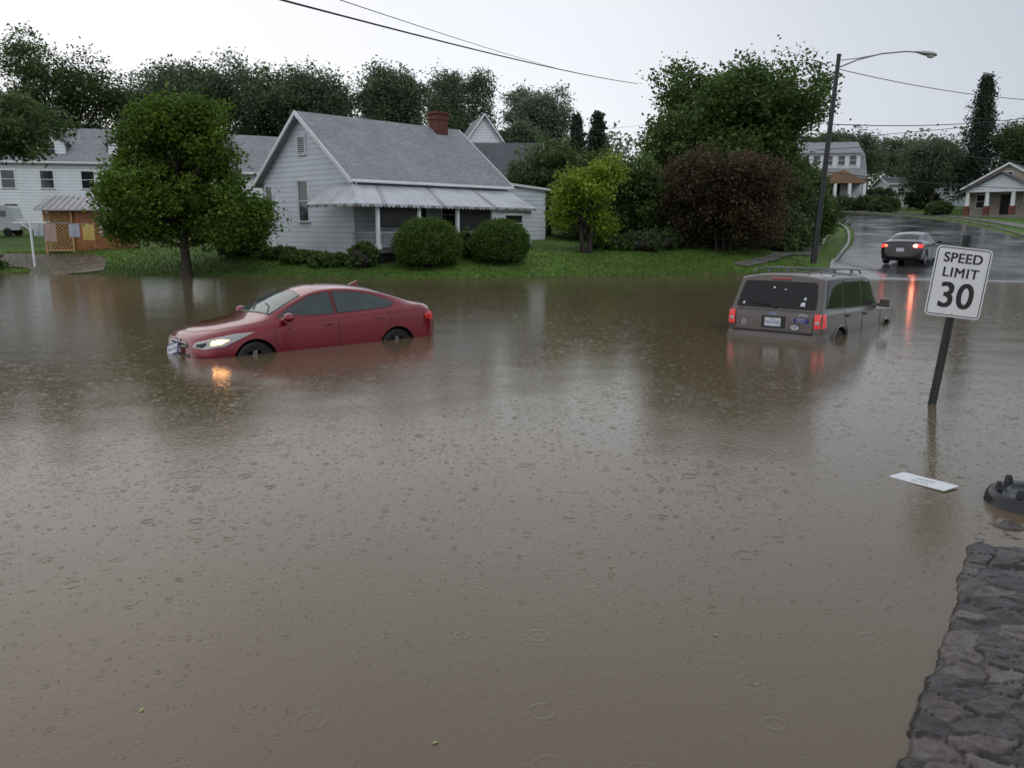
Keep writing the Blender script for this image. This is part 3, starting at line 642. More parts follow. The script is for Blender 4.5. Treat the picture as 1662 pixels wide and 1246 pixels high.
# ---------------------------------------------------------------- cars
TYRE=mat('tyre_rubber',(.012,.012,.012),.55,var=.2,vs=8); RIM=mat('alloy_rim',(.25,.25,.26),.35,metal=.8)
TRIM=mat('black_trim',(.012,.012,.013),.35); CHROME=mat('chrome',(.6,.6,.62),.15,metal=1)
def build_car(e,rows,paint,wheels,wr,arch,creases,wy=.78,sub=3,endcrease=.35):
    bm=bmesh.new(); cr_={}
    Rv=[];Lv=[]
    for row in rows:
        x,pts=row[0],row[1]; dx=row[2] if len(row)>2 else [0]*9; r_=[];l_=[]
        for k,(y,z) in enumerate(pts):
            a=bm.verts.new((x+dx[k],y,z)); r_.append(a)
            l_.append(a if k in(0,8) else bm.verts.new((x+dx[k],-y,z)))
        Rv.append(r_);Lv.append(l_)
    for i in range(len(rows)-1):
        for k in range(8):
            bm.faces.new((Rv[i][k],Rv[i][k+1],Rv[i+1][k+1],Rv[i+1][k]))
            bm.faces.new((Lv[i][k],Lv[i+1][k],Lv[i+1][k+1],Lv[i][k+1]))
    for i in (0,len(rows)-1):
        for k in range(8):
            if k==0: q=(Rv[i][0],Rv[i][1],Lv[i][1])
            elif k==7: q=(Rv[i][7],Rv[i][8],Lv[i][7])
            else: q=(Rv[i][k],Rv[i][k+1],Lv[i][k+1],Lv[i][k])
            bm.faces.new(q)
    bmesh.ops.recalc_face_normals(bm,faces=bm.faces)
    bm.verts.index_update(); bm.edges.index_update()
    want={}
    for i,k,val in creases:
        for S in (Rv,Lv):
            ed=bm.edges.get((S[i][k],S[i+1][k]))
            if ed: want[ed.index]=val
    for i in (0,len(rows)-1):
        for k in range(8):
            for S in (Rv,Lv):
                ed=bm.edges.get((S[i][k],S[i][k+1]))
                if ed: want[ed.index]=endcrease
    me=bpy.data.meshes.new('tmp'); bm.to_mesh(me); bm.free()
    at=me.attributes.get('crease_edge') or me.attributes.new('crease_edge','FLOAT','EDGE')
    arr=np.zeros(len(me.edges),np.float32)
    for k,v_ in want.items(): arr[k]=v_
    at.data.foreach_set('value',arr)
    for m in [paint,TRIM,DARK]: me.materials.append(m)
    ob=bpy.data.objects.new('tmp',me); COL.objects.link(ob)
    md=ob.modifiers.new('s','SUBSURF'); md.levels=sub; md.render_levels=sub
    cut=MB()
    for wx in wheels:
        cut.lathe([(0,-.28),(arch,-.28),(arch,.5),(0,.5)],(wx,wy+.1,wr),'Y',n=40,mi=2)
        cut.lathe([(0,-.5),(arch,-.5),(arch,.28),(0,.28)],(wx,-wy-.1,wr),'Y',n=40,mi=2)
    co=cut.obj('cut',[paint,TRIM,DARK])
    bm=bmesh.new(); bm.from_mesh(co.data); bmesh.ops.remove_doubles(bm,verts=bm.verts,dist=1e-4); bmesh.ops.recalc_face_normals(bm,faces=bm.faces); bm.to_mesh(co.data); bm.free()
    bo=ob.modifiers.new('b','BOOLEAN'); bo.operation='DIFFERENCE'; bo.object=co; bo.solver='EXACT'
    dg=bpy.context.evaluated_depsgraph_get(); ev=bpy.data.meshes.new_from_object(ob.evaluated_get(dg))
    if len(ev.polygons)<500:
        ob.modifiers.remove(bo); dg=bpy.context.evaluated_depsgraph_get(); ev=bpy.data.meshes.new_from_object(ob.evaluated_get(dg)); print('BOOLEAN FAILED')
    bpy.data.objects.remove(ob); bpy.data.objects.remove(co)
    bvh=BVHTree.FromPolygons([v.co.copy() for v in ev.vertices],[tuple(p.vertices) for p in ev.polygons])
    ev.polygons.foreach_set('use_smooth',[True]*len(ev.polygons)); ev.set_sharp_from_angle(angle=R(38)); ev.name='body'
    body=link('body',ev,e)
    for wx in wheels:
        for s in(-1,1):
            w0=link('wheel',None,e); w0.location=(wx,s*wy,wr)
            t=MB(); t.lathe([(wr*.62,-.10),(wr*.9,-.11),(wr*.99,-.08),(wr,0),(wr*.99,.08),(wr*.9,.11),(wr*.62,.10),(wr*.6,0),(wr*.62,-.10)],(0,0,0),'Y',n=36); t.obj('tyre',TYRE,w0,smooth=True)
            t=MB(); t.lathe([(wr*.62,-.09),(wr*.57,-.06),(wr*.57,.06),(wr*.62,.09)],(0,0,0),'Y',n=30)
            for k in range(5):
                a=k*2*math.pi/5+.3
                for da in(-.12,.12):
                    t.tube([(0,s*.05,0),(wr*.59*math.cos(a+da),s*.075,wr*.59*math.sin(a+da))],[.032,.024],6)
            t.lathe([(0,s*.085),(.05,s*.08),(.06,s*.04),(.06,0)],(0,0,0),'Y',n=16); t.obj('rim',RIM,w0,smooth=True)
    return body,bvh
def hit(bvh,o,d):
    r_=bvh.ray_cast(Vector(o),Vector(d).normalized()); return r_[0]
DIRS={'L':((0,-1,0),(1,0,0)),'R':((0,1,0),(1,0,0)),'F':((-1,0,0),(0,1,0)),'B':((1,0,0),(0,1,0)),'T':((0,0,-1),None)}
def pt(bvh,mode,a,b,C=(0,0),off=.004,D=None,Rv=None):
    if mode in DIRS and mode!='T':
        D,Rv=DIRS[mode]
    if mode=='T': D=(0,0,-1); o=Vector((a,b,5))
    else: o=Vector((C[0],C[1],0))+Vector(Rv)*a+Vector((0,0,b))-Vector(D)*5
    h_=hit(bvh,o,D)
    if h_ is None: return None
    return h_-Vector(D).normalized()*off
def patch(bvh,mode,outline,m,e,name,off=.006,bulge=.0,C=(0,0),D=None,Rv=None,n=6,mb=None,mi=0,S=(0,.3,.6,.85,1.0,1.0)):
    pts=[]; N=len(outline)
    for i in range(N):
        a=outline[i];b=outline[(i+1)%N]
        for k in range(n): pts.append((a[0]+(b[0]-a[0])*k/n,a[1]+(b[1]-a[1])*k/n))
    cx=sum(p[0] for p in pts)/len(pts); cy=sum(p[1] for p in pts)/len(pts)
    vs=[];fs=[]; last=None; NS=len(S)
    for si,s in enumerate(S):
        o_=off+bulge*(1-s*s) if si<NS-1 else -.004
        for (a,b) in (pts if si else [(cx,cy)]):
            q=pt(bvh,mode,cx+(a-cx)*s,cy+(b-cy)*s,C,o_,D,Rv)
            if q is None: q=last if last else Vector((0,0,0))
            last=q; vs.append(q)
    M=len(pts)
    for i in range(M): fs.append((0,1+i,1+(i+1)%M))
    for s in range(1,NS-1):
        o1=1+(s-1)*M;o2=1+s*M
        for i in range(M): fs.append((o1+i,o2+i,o2+(i+1)%M,o1+(i+1)%M))
    own=mb is None
    if own: mb=MB()
    mb.add(vs,fs,mi)
    if own: return mb.obj(name,m,e,smooth=True)
    return mb
def rounded(outl,r_=.035,n=3):
    out=[]; N=len(outl)
    for i in range(N):
        p0=Vector(outl[i-1]);p=Vector(outl[i]);p1=Vector(outl[(i+1)%N])
        a=p+(p0-p).normalized()*min(r_,(p0-p).length*.4); b=p+(p1-p).normalized()*min(r_,(p1-p).length*.4)
        for k in range(n+1):
            t=k/n; q=a.lerp(p,t).lerp(p.lerp(b,t),t); out.append((q.x,q.y))
    return out
SF=(0,.15,.3,.45,.6,.75,.9,1.0,1.0)
def car_window(bvh,mode,outl,glass,e,name,grow=.022,rr=.03):
    c=Vector((sum(p[0] for p in outl)/len(outl),sum(p[1] for p in outl)/len(outl)))
    big=[tuple(Vector(p)+(Vector(p)-c).normalized()*grow) for p in outl]
    w_=patch(bvh,mode,rounded(outl,rr),glass,e,name,off=.0065 if mode!='T' else .011,n=2,S=SF)
    patch(bvh,mode,rounded(big,rr),TRIM,w_,'window_seal',off=.0035 if mode!='T' else .006,n=2,S=SF)
    return w_
def seam(bvh,mode,pts,mb,r_=.004,off=.0,mi=0,C=(0,0),D=None,Rv=None,step=.06):
    out=[]
    for a,b in zip(pts,pts[1:]):
        L_=math.hypot(b[0]-a[0],b[1]-a[1]); n=max(1,int(L_/step))
        for k in range(n): out.append((a[0]+(b[0]-a[0])*k/n,a[1]+(b[1]-a[1])*k/n))
    out.append(pts[-1]); P=[pt(bvh,mode,a,b,C,off,D,Rv) for a,b in out]; P=[p for p in P if p is not None]
    if len(P)>1: mb.tube(P,r_,5,mi)
LAMPW=mat('lamp_warm_lit',(.8,.5,.25),.2,emis=(1,.42,.12),es=7)
LENS=mat('lamp_lens',(.42,.42,.42),.08,metal=.3,coat=1)
RED=mat('red_lamp',(.38,.012,.015),.15,coat=1,emis=(1,.03,.02),es=.12)
REDLIT=mat('red_lamp_lit',(.5,.02,.02),.2,emis=(1,.05,.04),es=1.2)
def row(x,zb,s,m,sh,d,r_,t,c,dx=None):
    return (x,[(0,zb),(s[0]*.85,zb),s,m,sh,d,r_,t,(0,c)])+((dx,) if dx else ())
SED=[
    row(2.28,.34,(.54,.36),(.62,.48),(.58,.61),(.48,.675),(.32,.70),(.16,.71),.715),
    row(2.18,.20,(.76,.24),(.83,.47),(.79,.64),(.64,.745),(.43,.785),(.21,.80),.805),
    row(1.93,.17,(.84,.22),(.89,.48),(.87,.71),(.73,.83),(.49,.87),(.25,.885),.89),
    row(1.37,.17,(.86,.22),(.90,.52),(.885,.80),(.77,.92),(.55,.955),(.28,.97),.975),
    row(1.06,.17,(.86,.22),(.90,.52),(.885,.86),(.80,.96),(.69,.99),(.34,1.02),1.03),
    row(.30,.17,(.87,.22),(.90,.52),(.885,.90),(.81,.975),(.61,1.375),(.32,1.43),1.445),
    row(-.14,.17,(.87,.22),(.90,.53),(.89,.92),(.815,.99),(.62,1.42),(.32,1.47),1.483),
    row(-.62,.17,(.87,.22),(.90,.54),(.89,.94),(.815,1.01),(.61,1.40),(.32,1.455),1.468),
    row(-1.14,.17,(.87,.22),(.90,.55),(.895,.955),(.80,1.045),(.59,1.315),(.32,1.385),1.40),
    row(-1.84,.17,(.86,.22),(.90,.56),(.885,.965),(.77,1.06),(.62,1.09),(.32,1.115),1.12),
    row(-2.05,.19,(.84,.26),(.88,.56),(.86,.95),(.74,1.045),(.56,1.08),(.3,1.09),1.095),
    row(-2.20,.24,(.76,.30),(.83,.56),(.79,.86),(.68,1.0),(.52,1.045),(.28,1.06),1.065),
    row(-2.27,.36,(.60,.40),(.68,.56),(.66,.76),(.58,.88),(.44,.93),(.22,.945),.95),
    ]
S_CREASE=[(i,4,.35) for i in range(3,11)]+[(i,5,.6) for i in range(4,10)]+[(i,6,.5) for i in range(4,9)]+[(i,2,.3) for i in range(1,11)]
def sedan(e,paint,glass,sglass,lit_front,lit_rear):
    body,bvh=build_car(e,SED,paint,[1.37,-1.33],.325,.375,S_CREASE)
    car_window(bvh,'T',[(1.0,.60),(.40,.515),(.36,0),(.40,-.515),(1.0,-.60),(1.05,0)],glass,e,'windshield',grow=.03)
    car_window(bvh,'T',[(-1.22,.50),(-1.76,.56),(-1.80,0),(-1.76,-.56),(-1.22,-.50),(-1.19,0)],glass,e,'rear_window',grow=.03)
    for sd in 'LR':
        car_window(bvh,sd,[(.93,1.00),(.62,1.165),(.28,1.315),(-.08,1.365),(-.10,1.01)],sglass,e,'side_window',grow=.018)
        car_window(bvh,sd,[(-.17,1.01),(-.16,1.37),(-.55,1.355),(-.95,1.275),(-1.36,1.12),(-1.20,1.05)],sglass,e,'side_window',grow=.018)
    sm=MB()
    for sd in 'LR':
        seam(bvh,sd,[(1.0,.90),(1.02,.75),(1.0,.45),(.92,.25)],sm,.0055); seam(bvh,sd,[(-.13,.98),(-.15,.75),(-.12,.25)],sm,.0055)
        seam(bvh,sd,[(-1.10,1.0),(-1.20,.85),(-1.08,.6),(-.88,.4),(-.82,.25)],sm,.0055); seam(bvh,sd,[(.92,.25),(-.82,.25)],sm)
        seam(bvh,sd,[(2.0,.66),(1.98,.5),(1.78,.45)],sm,.004)
    seam(bvh,'T',[(2.10,.3),(1.9,.57),(1.5,.70),(1.08,.76)],sm,.005); seam(bvh,'T',[(2.10,-.3),(1.9,-.57),(1.5,-.70),(1.08,-.76)],sm,.005); seam(bvh,'T',[(2.10,-.3),(2.16,0),(2.10,.3)],sm)
    seam(bvh,'T',[(-2.12,-.62),(-1.88,-.68)],sm); seam(bvh,'T',[(-2.12,.62),(-1.88,.68)],sm)
    sm.obj('panel_seams',TRIM,e)
    for s,sd in((1,'L'),(-1,'R')):
        for xx,zz in ((.05,.845),(-.96,.88)):
            q=pt(bvh,sd,xx,zz,off=.02)
            if q: h_=MB(); h_.ell(q,(.10,.022,.018),12,8); h_.obj('door_handle',paint,e,smooth=True)
        mr=MB(); mr.ell((.82,s*.98,1.01),(.085,.12,.075),16,10); mr.tube([(.86,s*.82,.96),(.84,s*.93,.97)],[.04,.03],8); mr.obj('side_mirror',paint,e,smooth=True)
        D=(-.707,-.707*s,0); Rv=(-.707,.707*s,0); C=(1.95,.75*s)
        hl=patch(bvh,'X',[(-.36,.62),(-.14,.585),(.14,.62),(.50,.81),(.24,.80),(-.05,.745),(-.3,.685)],LENS,e,'headlight',C=C,D=D,Rv=Rv,off=.005,bulge=.012)
        if lit_front:
            patch(bvh,'X',[(-.04,.64),(.10,.655),(.20,.71),(.08,.73),(-.04,.705)],LAMPW,hl,'lit_bulb',C=C,D=D,Rv=Rv,off=.016,bulge=.012)
        patch(bvh,'X',[(-.30,.63),(-.16,.61),(-.10,.65),(-.10,.69),(-.26,.665)],TRIM,hl,'lamp_bezel',C=C,D=D,Rv=Rv,off=.014,bulge=.01)
        D=(.707,-.707*s,0); Rv=(.707,.707*s,0); C=(-2.0,.75*s)
        patch(bvh,'X',[(-.28,.80),(-.05,.76),(.10,.80),(.13,.88),(.02,.93),(-.25,.93)],REDLIT if lit_rear else RED,e,'tail_light',C=C,D=D,Rv=Rv,off=.005,bulge=.012)
        fg=patch(bvh,'X',[(-.26,.36),(-.06,.34),(-.02,.42),(-.22,.46)],TRIM,e,'fog_lamp',C=(1.95,.75*s),D=(-.707,-.707*s,0),Rv=(-.707,.707*s,0),off=.006)
    gr_=MB(); patch(bvh,'F',[(-.40,.62),(-.30,.565),(.30,.565),(.40,.62),(.30,.66),(0,.645),(-.30,.66)],None,e,'g',mb=gr_,off=.01)
    seam(bvh,'F',[(-.38,.62),(-.2,.595),(0,.585),(.2,.595),(.38,.62)],gr_,.009,.018,1); seam(bvh,'F',[(-.38,.655),(-.2,.665),(0,.655),(.2,.665),(.38,.655)],gr_,.008,.014,1)
    gr_.obj('grille',[TRIM,CHROME],e,smooth=True)
    gr_=MB(); patch(bvh,'F',[(-.50,.36),(.50,.36),(.42,.48),(-.42,.48)],None,e,'g',mb=gr_,off=.01); gr_.obj('lower_intake',TRIM,e,smooth=True)
    return body,bvh
redp=mat('red_car_paint',(.21,.003,.012),.22,metal=.4,coat=1,var=.04,spec=.5)
CGL=mat('sky_tinted_car_glass',(.085,.115,.12),.04,spec=.9,var=.3,vs=2.0)  # grey-blue base colour carries part of the sky reflection on the glass
CGS=mat('side_car_glass',(.045,.060,.062),.05,spec=.8,var=.4,vs=2.0)
CGD=mat('dark_car_glass',(.005,.006,.007),.07,spec=.4)
c1=root('red_sedan','red four-door sedan stranded in floodwater with headlight lit','car',(-3.68,14.38,-.46),rot=(R(.6),R(-.2),R(-139.2)))
_,bv=sedan(c1,redp,CGL,CGS,True,False)
o=MB()
q=pt(bv,'F',0,.69,off=.014) or Vector((2.28,0,.69))
o.tube([(q.x,q.y+.068*math.cos(t),q.z+.037*math.sin(t)) for t in np.linspace(0,2*math.pi,17)],.008,5)
o.tube([(q.x,q.y-.028,q.z-.024),(q.x,q.y-.018,q.z+.024)],.007,5); o.tube([(q.x,q.y+.018,q.z-.024),(q.x,q.y+.028,q.z+.024)],.007,5); o.tube([(q.x,q.y-.023,q.z-.003),(q.x,q.y+.023,q.z+.003)],.006,5)
o.obj('emblem',CHROME,c1,smooth=True)
for y0,y1 in ((.55,.0),(.0,-.5)):
    wpm=MB(); seam(bv,'T',[(1.0,y0),(.84,(y0+y1)/2),(.80,y1+.05)],wpm,.010,.018); wpm.obj('wiper',TRIM,c1)
pm=mat('plate_white',(.60,.62,.66),.4,var=.1); PB=mat('plate_blue',(.03,.06,.25),.4); BLK=mat('sign_black',(.012,.012,.012),.5)
pl=link('license_plate',None,c1); pl.location=(2.36,-.10,.52); pl.rotation_euler=(R(16),R(-16),R(6))
t=MB(); t.box(0,0,0,.012,.36,.175,1); t.box(.008,0,0,.006,.33,.145,0); t.obj('plate',[pm,PB],pl)
MF=Matrix.Translation((.0125,0,0))@Matrix.Rotation(R(90),4,'Z')@Matrix.Rotation(R(90),4,'X')
text_mesh('VAA-5532',.075,PB,pl,'lettering',MF,bold=.001)
f_=MB(); f_.hexa([(-.85,-.02,1.44),(-1.05,-.02,1.41),(-1.02,-.015,1.50)],[(-.85,.02,1.44),(-1.05,.02,1.41),(-1.02,.015,1.50)]); f_.obj('roof_fin',redp,c1)
blp=mat('black_car_paint',(.018,.014,.016),.22,metal=.3,coat=1)
c2=root('dark_sedan','dark sedan with brake lights lit on the wet road','car',(18.95,38.4,g(18.95,38.4)+.0),R(51))
_,bv2=sedan(c2,blp,CGD,CGD,False,True)
t=MB(); t.box(-2.29,0,.68,.02,.32,.16); t.obj('license_plate',pm,c2)
hb=MB(); hb.box(-1.6,0,1.18,.04,.3,.03); hb.obj('brake_light',REDLIT,c2)
LL=MB(); LL.ell((-2.27,.62,.86),(.04,.08,.05),14,8); LL.obj('lit_lamp',mat('brake_glow',(.8,.1,.05),.2,emis=(1,.10,.05),es=5),c2,smooth=True)
LL=MB(); LL.ell((-2.27,-.62,.86),(.04,.09,.06),14,8); LL.obj('lit_lamp',mat('brake_glow_warm',(.8,.2,.1),.2,emis=(1,.25,.14),es=45),c2,smooth=True)
SR=[
 row(-2.38,.42,(.82,.46),(.88,.75),(.87,1.02),(.84,1.09),(.76,1.65),(.42,1.71),1.72,[0,0,0,0,.0,.03,.27,.29,.30]),
 row(-2.28,.36,(.89,.42),(.925,.76),(.915,1.04),(.88,1.10),(.80,1.69),(.43,1.765),1.775,[0,0,0,0,.0,.02,.23,.24,.24]),
 row(-1.24,.34,(.89,.42),(.93,.76),(.915,1.05),(.885,1.11),(.815,1.73),(.43,1.79),1.80),
 row(-.17,.34,(.89,.42),(.93,.76),(.915,1.05),(.885,1.11),(.815,1.73),(.43,1.79),1.805),
 row(.55,.34,(.89,.42),(.93,.76),(.915,1.05),(.885,1.11),(.80,1.70),(.42,1.765),1.78),
 row(1.12,.34,(.89,.42),(.93,.76),(.915,1.04),(.87,1.10),(.77,1.13),(.38,1.15),1.16),
 row(1.50,.34,(.89,.42),(.925,.76),(.91,1.03),(.84,1.09),(.64,1.12),(.34,1.13),1.14),
 row(2.20,.36,(.87,.42),(.91,.74),(.89,.99),(.80,1.06),(.60,1.09),(.32,1.10),1.105),
 row(2.42,.40,(.82,.45),(.86,.70),(.83,.91),(.74,.98),(.54,1.01),(.3,1.02),1.025),
]
SC=[(i,5,.8) for i in range(0,5)]+[(i,4,.5) for i in range(0,8)]+[(i,6,.6) for i in range(0,5)]+[(i,2,.5) for i in range(0,8)]
suvp=mat('taupe_car_paint',(.105,.086,.074),.3,metal=.35,coat=.7,var=.05)
c3=root('suv','grey-brown SUV stalled in floodwater with stickers on tailgate','car',(6.36,16.60,-.67),rot=(0,R(2.2),R(49.8)))
_,b3=build_car(c3,SR,suvp,[1.46,-1.42],.37,.43,SC,wy=.81,endcrease=.6)
car_window(b3,'B',[(-.745,1.13),(.745,1.13),(.71,1.40),(.67,1.61),(-.67,1.61),(-.71,1.40)],CGD,c3,'rear_window',grow=.02,rr=.06)
car_window(b3,'T',[(1.02,.70),(.66,.68),(.64,0),(.66,-.68),(1.02,-.70),(1.07,0)],CGL,c3,'windshield',grow=.02)
for sd in 'LR':
    car_window(b3,sd,[(-2.13,1.16),(-1.28,1.16),(-1.28,1.66),(-1.95,1.64)],CGD,c3,'side_window',grow=.025)
    car_window(b3,sd,[(-1.20,1.15),(-.23,1.15),(-.23,1.67),(-1.20,1.67)],CGD,c3,'side_window',grow=.025)
    car_window(b3,sd,[(-.14,1.15),(.98,1.15),(.78,1.38),(.50,1.64),(-.14,1.67)],CGD,c3,'side_window',grow=.025)
CLAD=mat('grey_cladding',(.13,.12,.11),.45,var=.08)
for sd in 'LR':
    for pts_ in ([(-.18,1.10),(-.18,.5)],[(-1.24,1.10),(-1.20,.9),(-1.0,.7),(-.98,.5)],[(1.02,1.05),(1.0,.5)]):
        sm=MB(); seam(b3,sd,pts_,sm,.007); sm.obj('door_seam',TRIM,c3)
for pts_ in ([(-.74,.72),(-.74,1.07)],[(.74,.72),(.74,1.07)],[(-.72,1.085),(.72,1.085)]):
    sm=MB(); seam(b3,'B',pts_,sm,.007); sm.obj('tailgate_seam',TRIM,c3)
bm_=MB()
ring=[(-2.10,.93),(-2.32,.92),(-2.44,.83),(-2.475,.4),(-2.475,-.4),(-2.44,-.83),(-2.32,-.92),(-2.10,-.93)]
vs=[];fs=[]
prf=[(-.03,.43),(.015,.46),(.02,.60),(.0,.685),(-.08,.70)]
for (x,y) in ring:
    n_=Vector((x+1.6,y*.9,0)).normalized()
    for (o_,z) in prf: vs.append((x+n_.x*o_,y+n_.y*o_,z))
for i in range(len(ring)-1):
    for k in range(4): fs.append((i*5+k,i*5+k+1,(i+1)*5+k+1,(i+1)*5+k))
bm_.add(vs,fs); bo=bm_.obj('rear_bumper',suvp,c3,smooth=True)
rr=MB(); rr.box(-2.46,0,.70,.07,1.5,.02); rr.obj('bumper_pad',TRIM,c3)
for s in(-1,1):
    tl=MB()
    patch(b3,'B',[(s*.755,.80),(s*.865,.80),(s*.87,1.06),(s*.755,1.06)],None,c3,'x',mb=tl,off=.012,bulge=.008)
    patch(b3,'L' if s>0 else 'R',[(-2.34,.80),(-2.20,.82),(-2.22,1.06),(-2.32,1.06)],None,c3,'x',mb=tl,off=.012,bulge=.008)
    tlo=tl.obj('tail_light',mat('suv_tail_lamp',(.42,.012,.02),.2,coat=1,emis=(1,.04,.03),es=.3),c3,smooth=True)
    rv=MB(); patch(b3,'B',[(s*.775,.87),(s*.85,.87),(s*.85,.93),(s*.775,.93)],None,c3,'x',mb=rv,off=.024,bulge=.004); rv.obj('reversing_lamp',LENS,tlo,smooth=True)
    rl=MB(); rl.tube([(-1.90,s*.64,1.77),(-1.80,s*.64,1.83),(-.6,s*.64,1.86),(.25,s*.64,1.84),(.38,s*.64,1.77)],.016,8); rl.box(-1.2,s*.64,1.81,.08,.03,.08); rl.box(-.2,s*.64,1.81,.08,.03,.08); rl.obj('roof_rail',mat('rail_grey',(.14,.14,.145),.35,metal=.6),c3,smooth=True)
    mr=MB(); mr.box(.86,s*1.04,1.17,.10,.20,.16); mr.tube([(.88,s*.88,1.13),(.87,s*.97,1.14)],[.035,.03],8); mo=mr.obj('side_mirror',suvp,c3)
    bv_=mo.modifiers.new('b','BEVEL'); bv_.width=.03; bv_.segments=3
    for xx in(-.02,-1.05):
        q=pt(b3,'L' if s>0 else 'R',xx,.99,off=.015)
        if q: dh=MB(); dh.box(q.x,q.y,q.z,.16,.03,.035); dh.obj('door_handle',TRIM,c3)
    cd=MB(); cd.box(.02,s*.935,.52,1.9,.03,.16); cd.obj('door_cladding',CLAD,c3)
    for wx in(1.46,-1.42):
        fl=MB(); fl.tube([(wx+.45*math.cos(t),s*.915,.37+.45*math.sin(t)) for t in np.linspace(0,math.pi,15)],.03,6)
        fl.obj('wheel_arch_trim',suvp,c3,smooth=True)
for x_ in (-1.35,-.1):
    cb=MB(); cb.tube([(x_,-.64,1.85),(x_,.64,1.85)],.012,8); cb.obj('roof_crossbar',MATS['rail_grey'],c3,smooth=True)
MBk=lambda x,y,z:Matrix.Translation((x,y,z))@Matrix.Rotation(R(-90),4,'Z')@Matrix.Rotation(R(90),4,'X')
def rearx(y,z):
    q=pt(b3,'B',y,z,off=0); return q.x if q else -2.36
t=MB(); x_=rearx(0,.88); t.box(x_-.012,0,.875,.02,.44,.22); t.obj('plate_recess',TRIM,c3)
pl=link('license_plate',None,c3); t=MB(); t.box(x_-.028,0,.875,.01,.305,.155); t.obj('plate',pm,pl)
text_mesh('VKE-9181',.072,PB,pl,'lettering',MBk(x_-.0345,0,.865))
text_mesh('VIRGINIA',.026,PB,pl,'lettering',MBk(x_-.0345,0,.932))
def oval(y,z,ry,rz,m,name,off=.012,rim=None):
    o=MB(); n=20; x=rearx(y,z)-off
    vs=[(x,y,z)]+[(x,y+ry*math.cos(2*math.pi*i/n),z+rz*math.sin(2*math.pi*i/n)) for i in range(n)]
    o.add(vs,[(0,i+1,(i+1)%n+1) for i in range(n)],0)
    if rim: o.tube([Vector(v) for v in vs[1:]]+[Vector(vs[1])],.004,5,1)
    return o.obj(name,[m,rim] if rim else [m],c3)
bo_=oval(0,1.035,.075,.03,PB,'emblem',.02,CHROME); text_mesh('Ford',.042,CHROME,bo_,'lettering',MBk(rearx(0,1.035)-.0215,0,1.035))
ov=oval(-.42,.80,.085,.05,pm,'oval_sticker',.02,BLK); text_mesh('OBX',.06,BLK,ov,'lettering',MBk(rearx(-.42,.80)-.0215,-.42,.80),sx=.9)
t=MB(); x1=rearx(-.52,.93)-.015; t.box(x1,-.52,.93,.006,.26,.085); bs=t.obj('bumper_sticker',mat('purple_sticker',(.05,.03,.22),.5),c3)
text_mesh('LIBERTY',.05,pm,bs,'lettering',MBk(x1-.004,-.52,.945)); text_mesh('UNIVERSITY',.03,pm,bs,'lettering',MBk(x1-.004,-.52,.905))
def stroke(pts,r_=.006):
    dc=MB(); P=[Vector((rearx(y,z)-.012,y,z)) for y,z in pts]; dc.tube(P,r_,5); dc.obj('sticker',pm,c3)
stroke([(-.62,1.00),(-.60,1.04),(-.57,1.01),(-.545,1.045),(-.53,1.01),(-.50,1.045),(-.47,1.0)],.010)
stroke([(.56+.045*math.cos(t),.84+.045*math.sin(t)) for t in np.linspace(0,6.28,13)],.007); stroke([(.53,.84),(.59,.84)],.007)
for (y,z,w_,h_) in((-.50,1.22,.09,.07),(-.52,1.32,.05,.05),(.10,1.50,.05,.03),(-.12,1.47,.04,.02),(.62,1.20,.04,.05)):
    t=MB(); x=rearx(y,z-h_/2)-.012; xu=rearx(y,z+h_/2)-.012; t.add([(x,y-w_/2,z-h_/2),(x,y+w_/2,z-h_/2),(xu,y+w_/2*.6,z+h_/2),(xu,y-w_/2*.8,z+h_/2)],[(0,1,2,3)])
    t.obj('sticker',pm,c3,fix=False)
wp=MB(); seam(b3,'B',[(0,1.16),(.08,1.18),(.45,1.22)],wp,.012,.03); wp.ell((rearx(0,1.15)-.02,0,1.15),(.03,.035,.03)); wp.obj('wiper',TRIM,c3)
hb=MB(); hb.box(rearx(0,1.665)-.015,0,1.665,.03,.35,.02); hb.obj('brake_light',RED,c3)
# ---------------------------------------------------------------- speed sign
SW=mat('sign_white',(.72,.73,.74),.4,var=.05,vs=4,bump=.0005,bs=3); SGN=mat('dark_post',(.018,.024,.02),.45,var=.3,vs=10)
sg=root('speed_limit_sign','white rectangular speed limit sign on leaning dark post','sign',(4.91,9.15,0),rot=(R(-2),R(6.4),R(-8)))
def rrect(w_,h_,r_,n=6):
    out=[]
    for (sx,sy,a0) in((1,1,0),(-1,1,90),(-1,-1,180),(1,-1,270)):
        for k in range(n+1):
            a=R(a0+90*k/n); out.append((sx*(w_/2-r_)+r_*math.cos(a),sy*(h_/2-r_)+r_*math.sin(a)))
    return out
zc=1.42
t=MB(); o1=rrect(.60,.79,.05); t.hexa([(a,-.032,zc+b) for a,b in o1],[(a,-.030,zc+b) for a,b in o1]); pan=t.obj('panel',SW,sg)
t=MB(); a1=rrect(.570,.76,.04); a2=rrect(.550,.74,.03); n=len(a1)
t.add([(a,-.0335,zc+b) for a,b in a1]+[(a,-.0335,zc+b) for a,b in a2],[(i,(i+1)%n,(i+1)%n+n,i+n) for i in range(n)]); t.obj('border',BLK,pan,fix=False)
MS=lambda z:Matrix.Translation((0,-.0345,z))@Matrix.Rotation(R(90),4,'X')
text_mesh('SPEED',.150,BLK,pan,'lettering',MS(zc+.265),bold=.0035,sx=1.0,spacing=1.05)
text_mesh('LIMIT',.150,BLK,pan,'lettering',MS(zc+.100),bold=.0035,sx=1.0,spacing=1.12)
text_mesh('30',.40,BLK,pan,'lettering',MS(zc-.165),bold=.008,sx=.95,spacing=1.05)
t=MB()
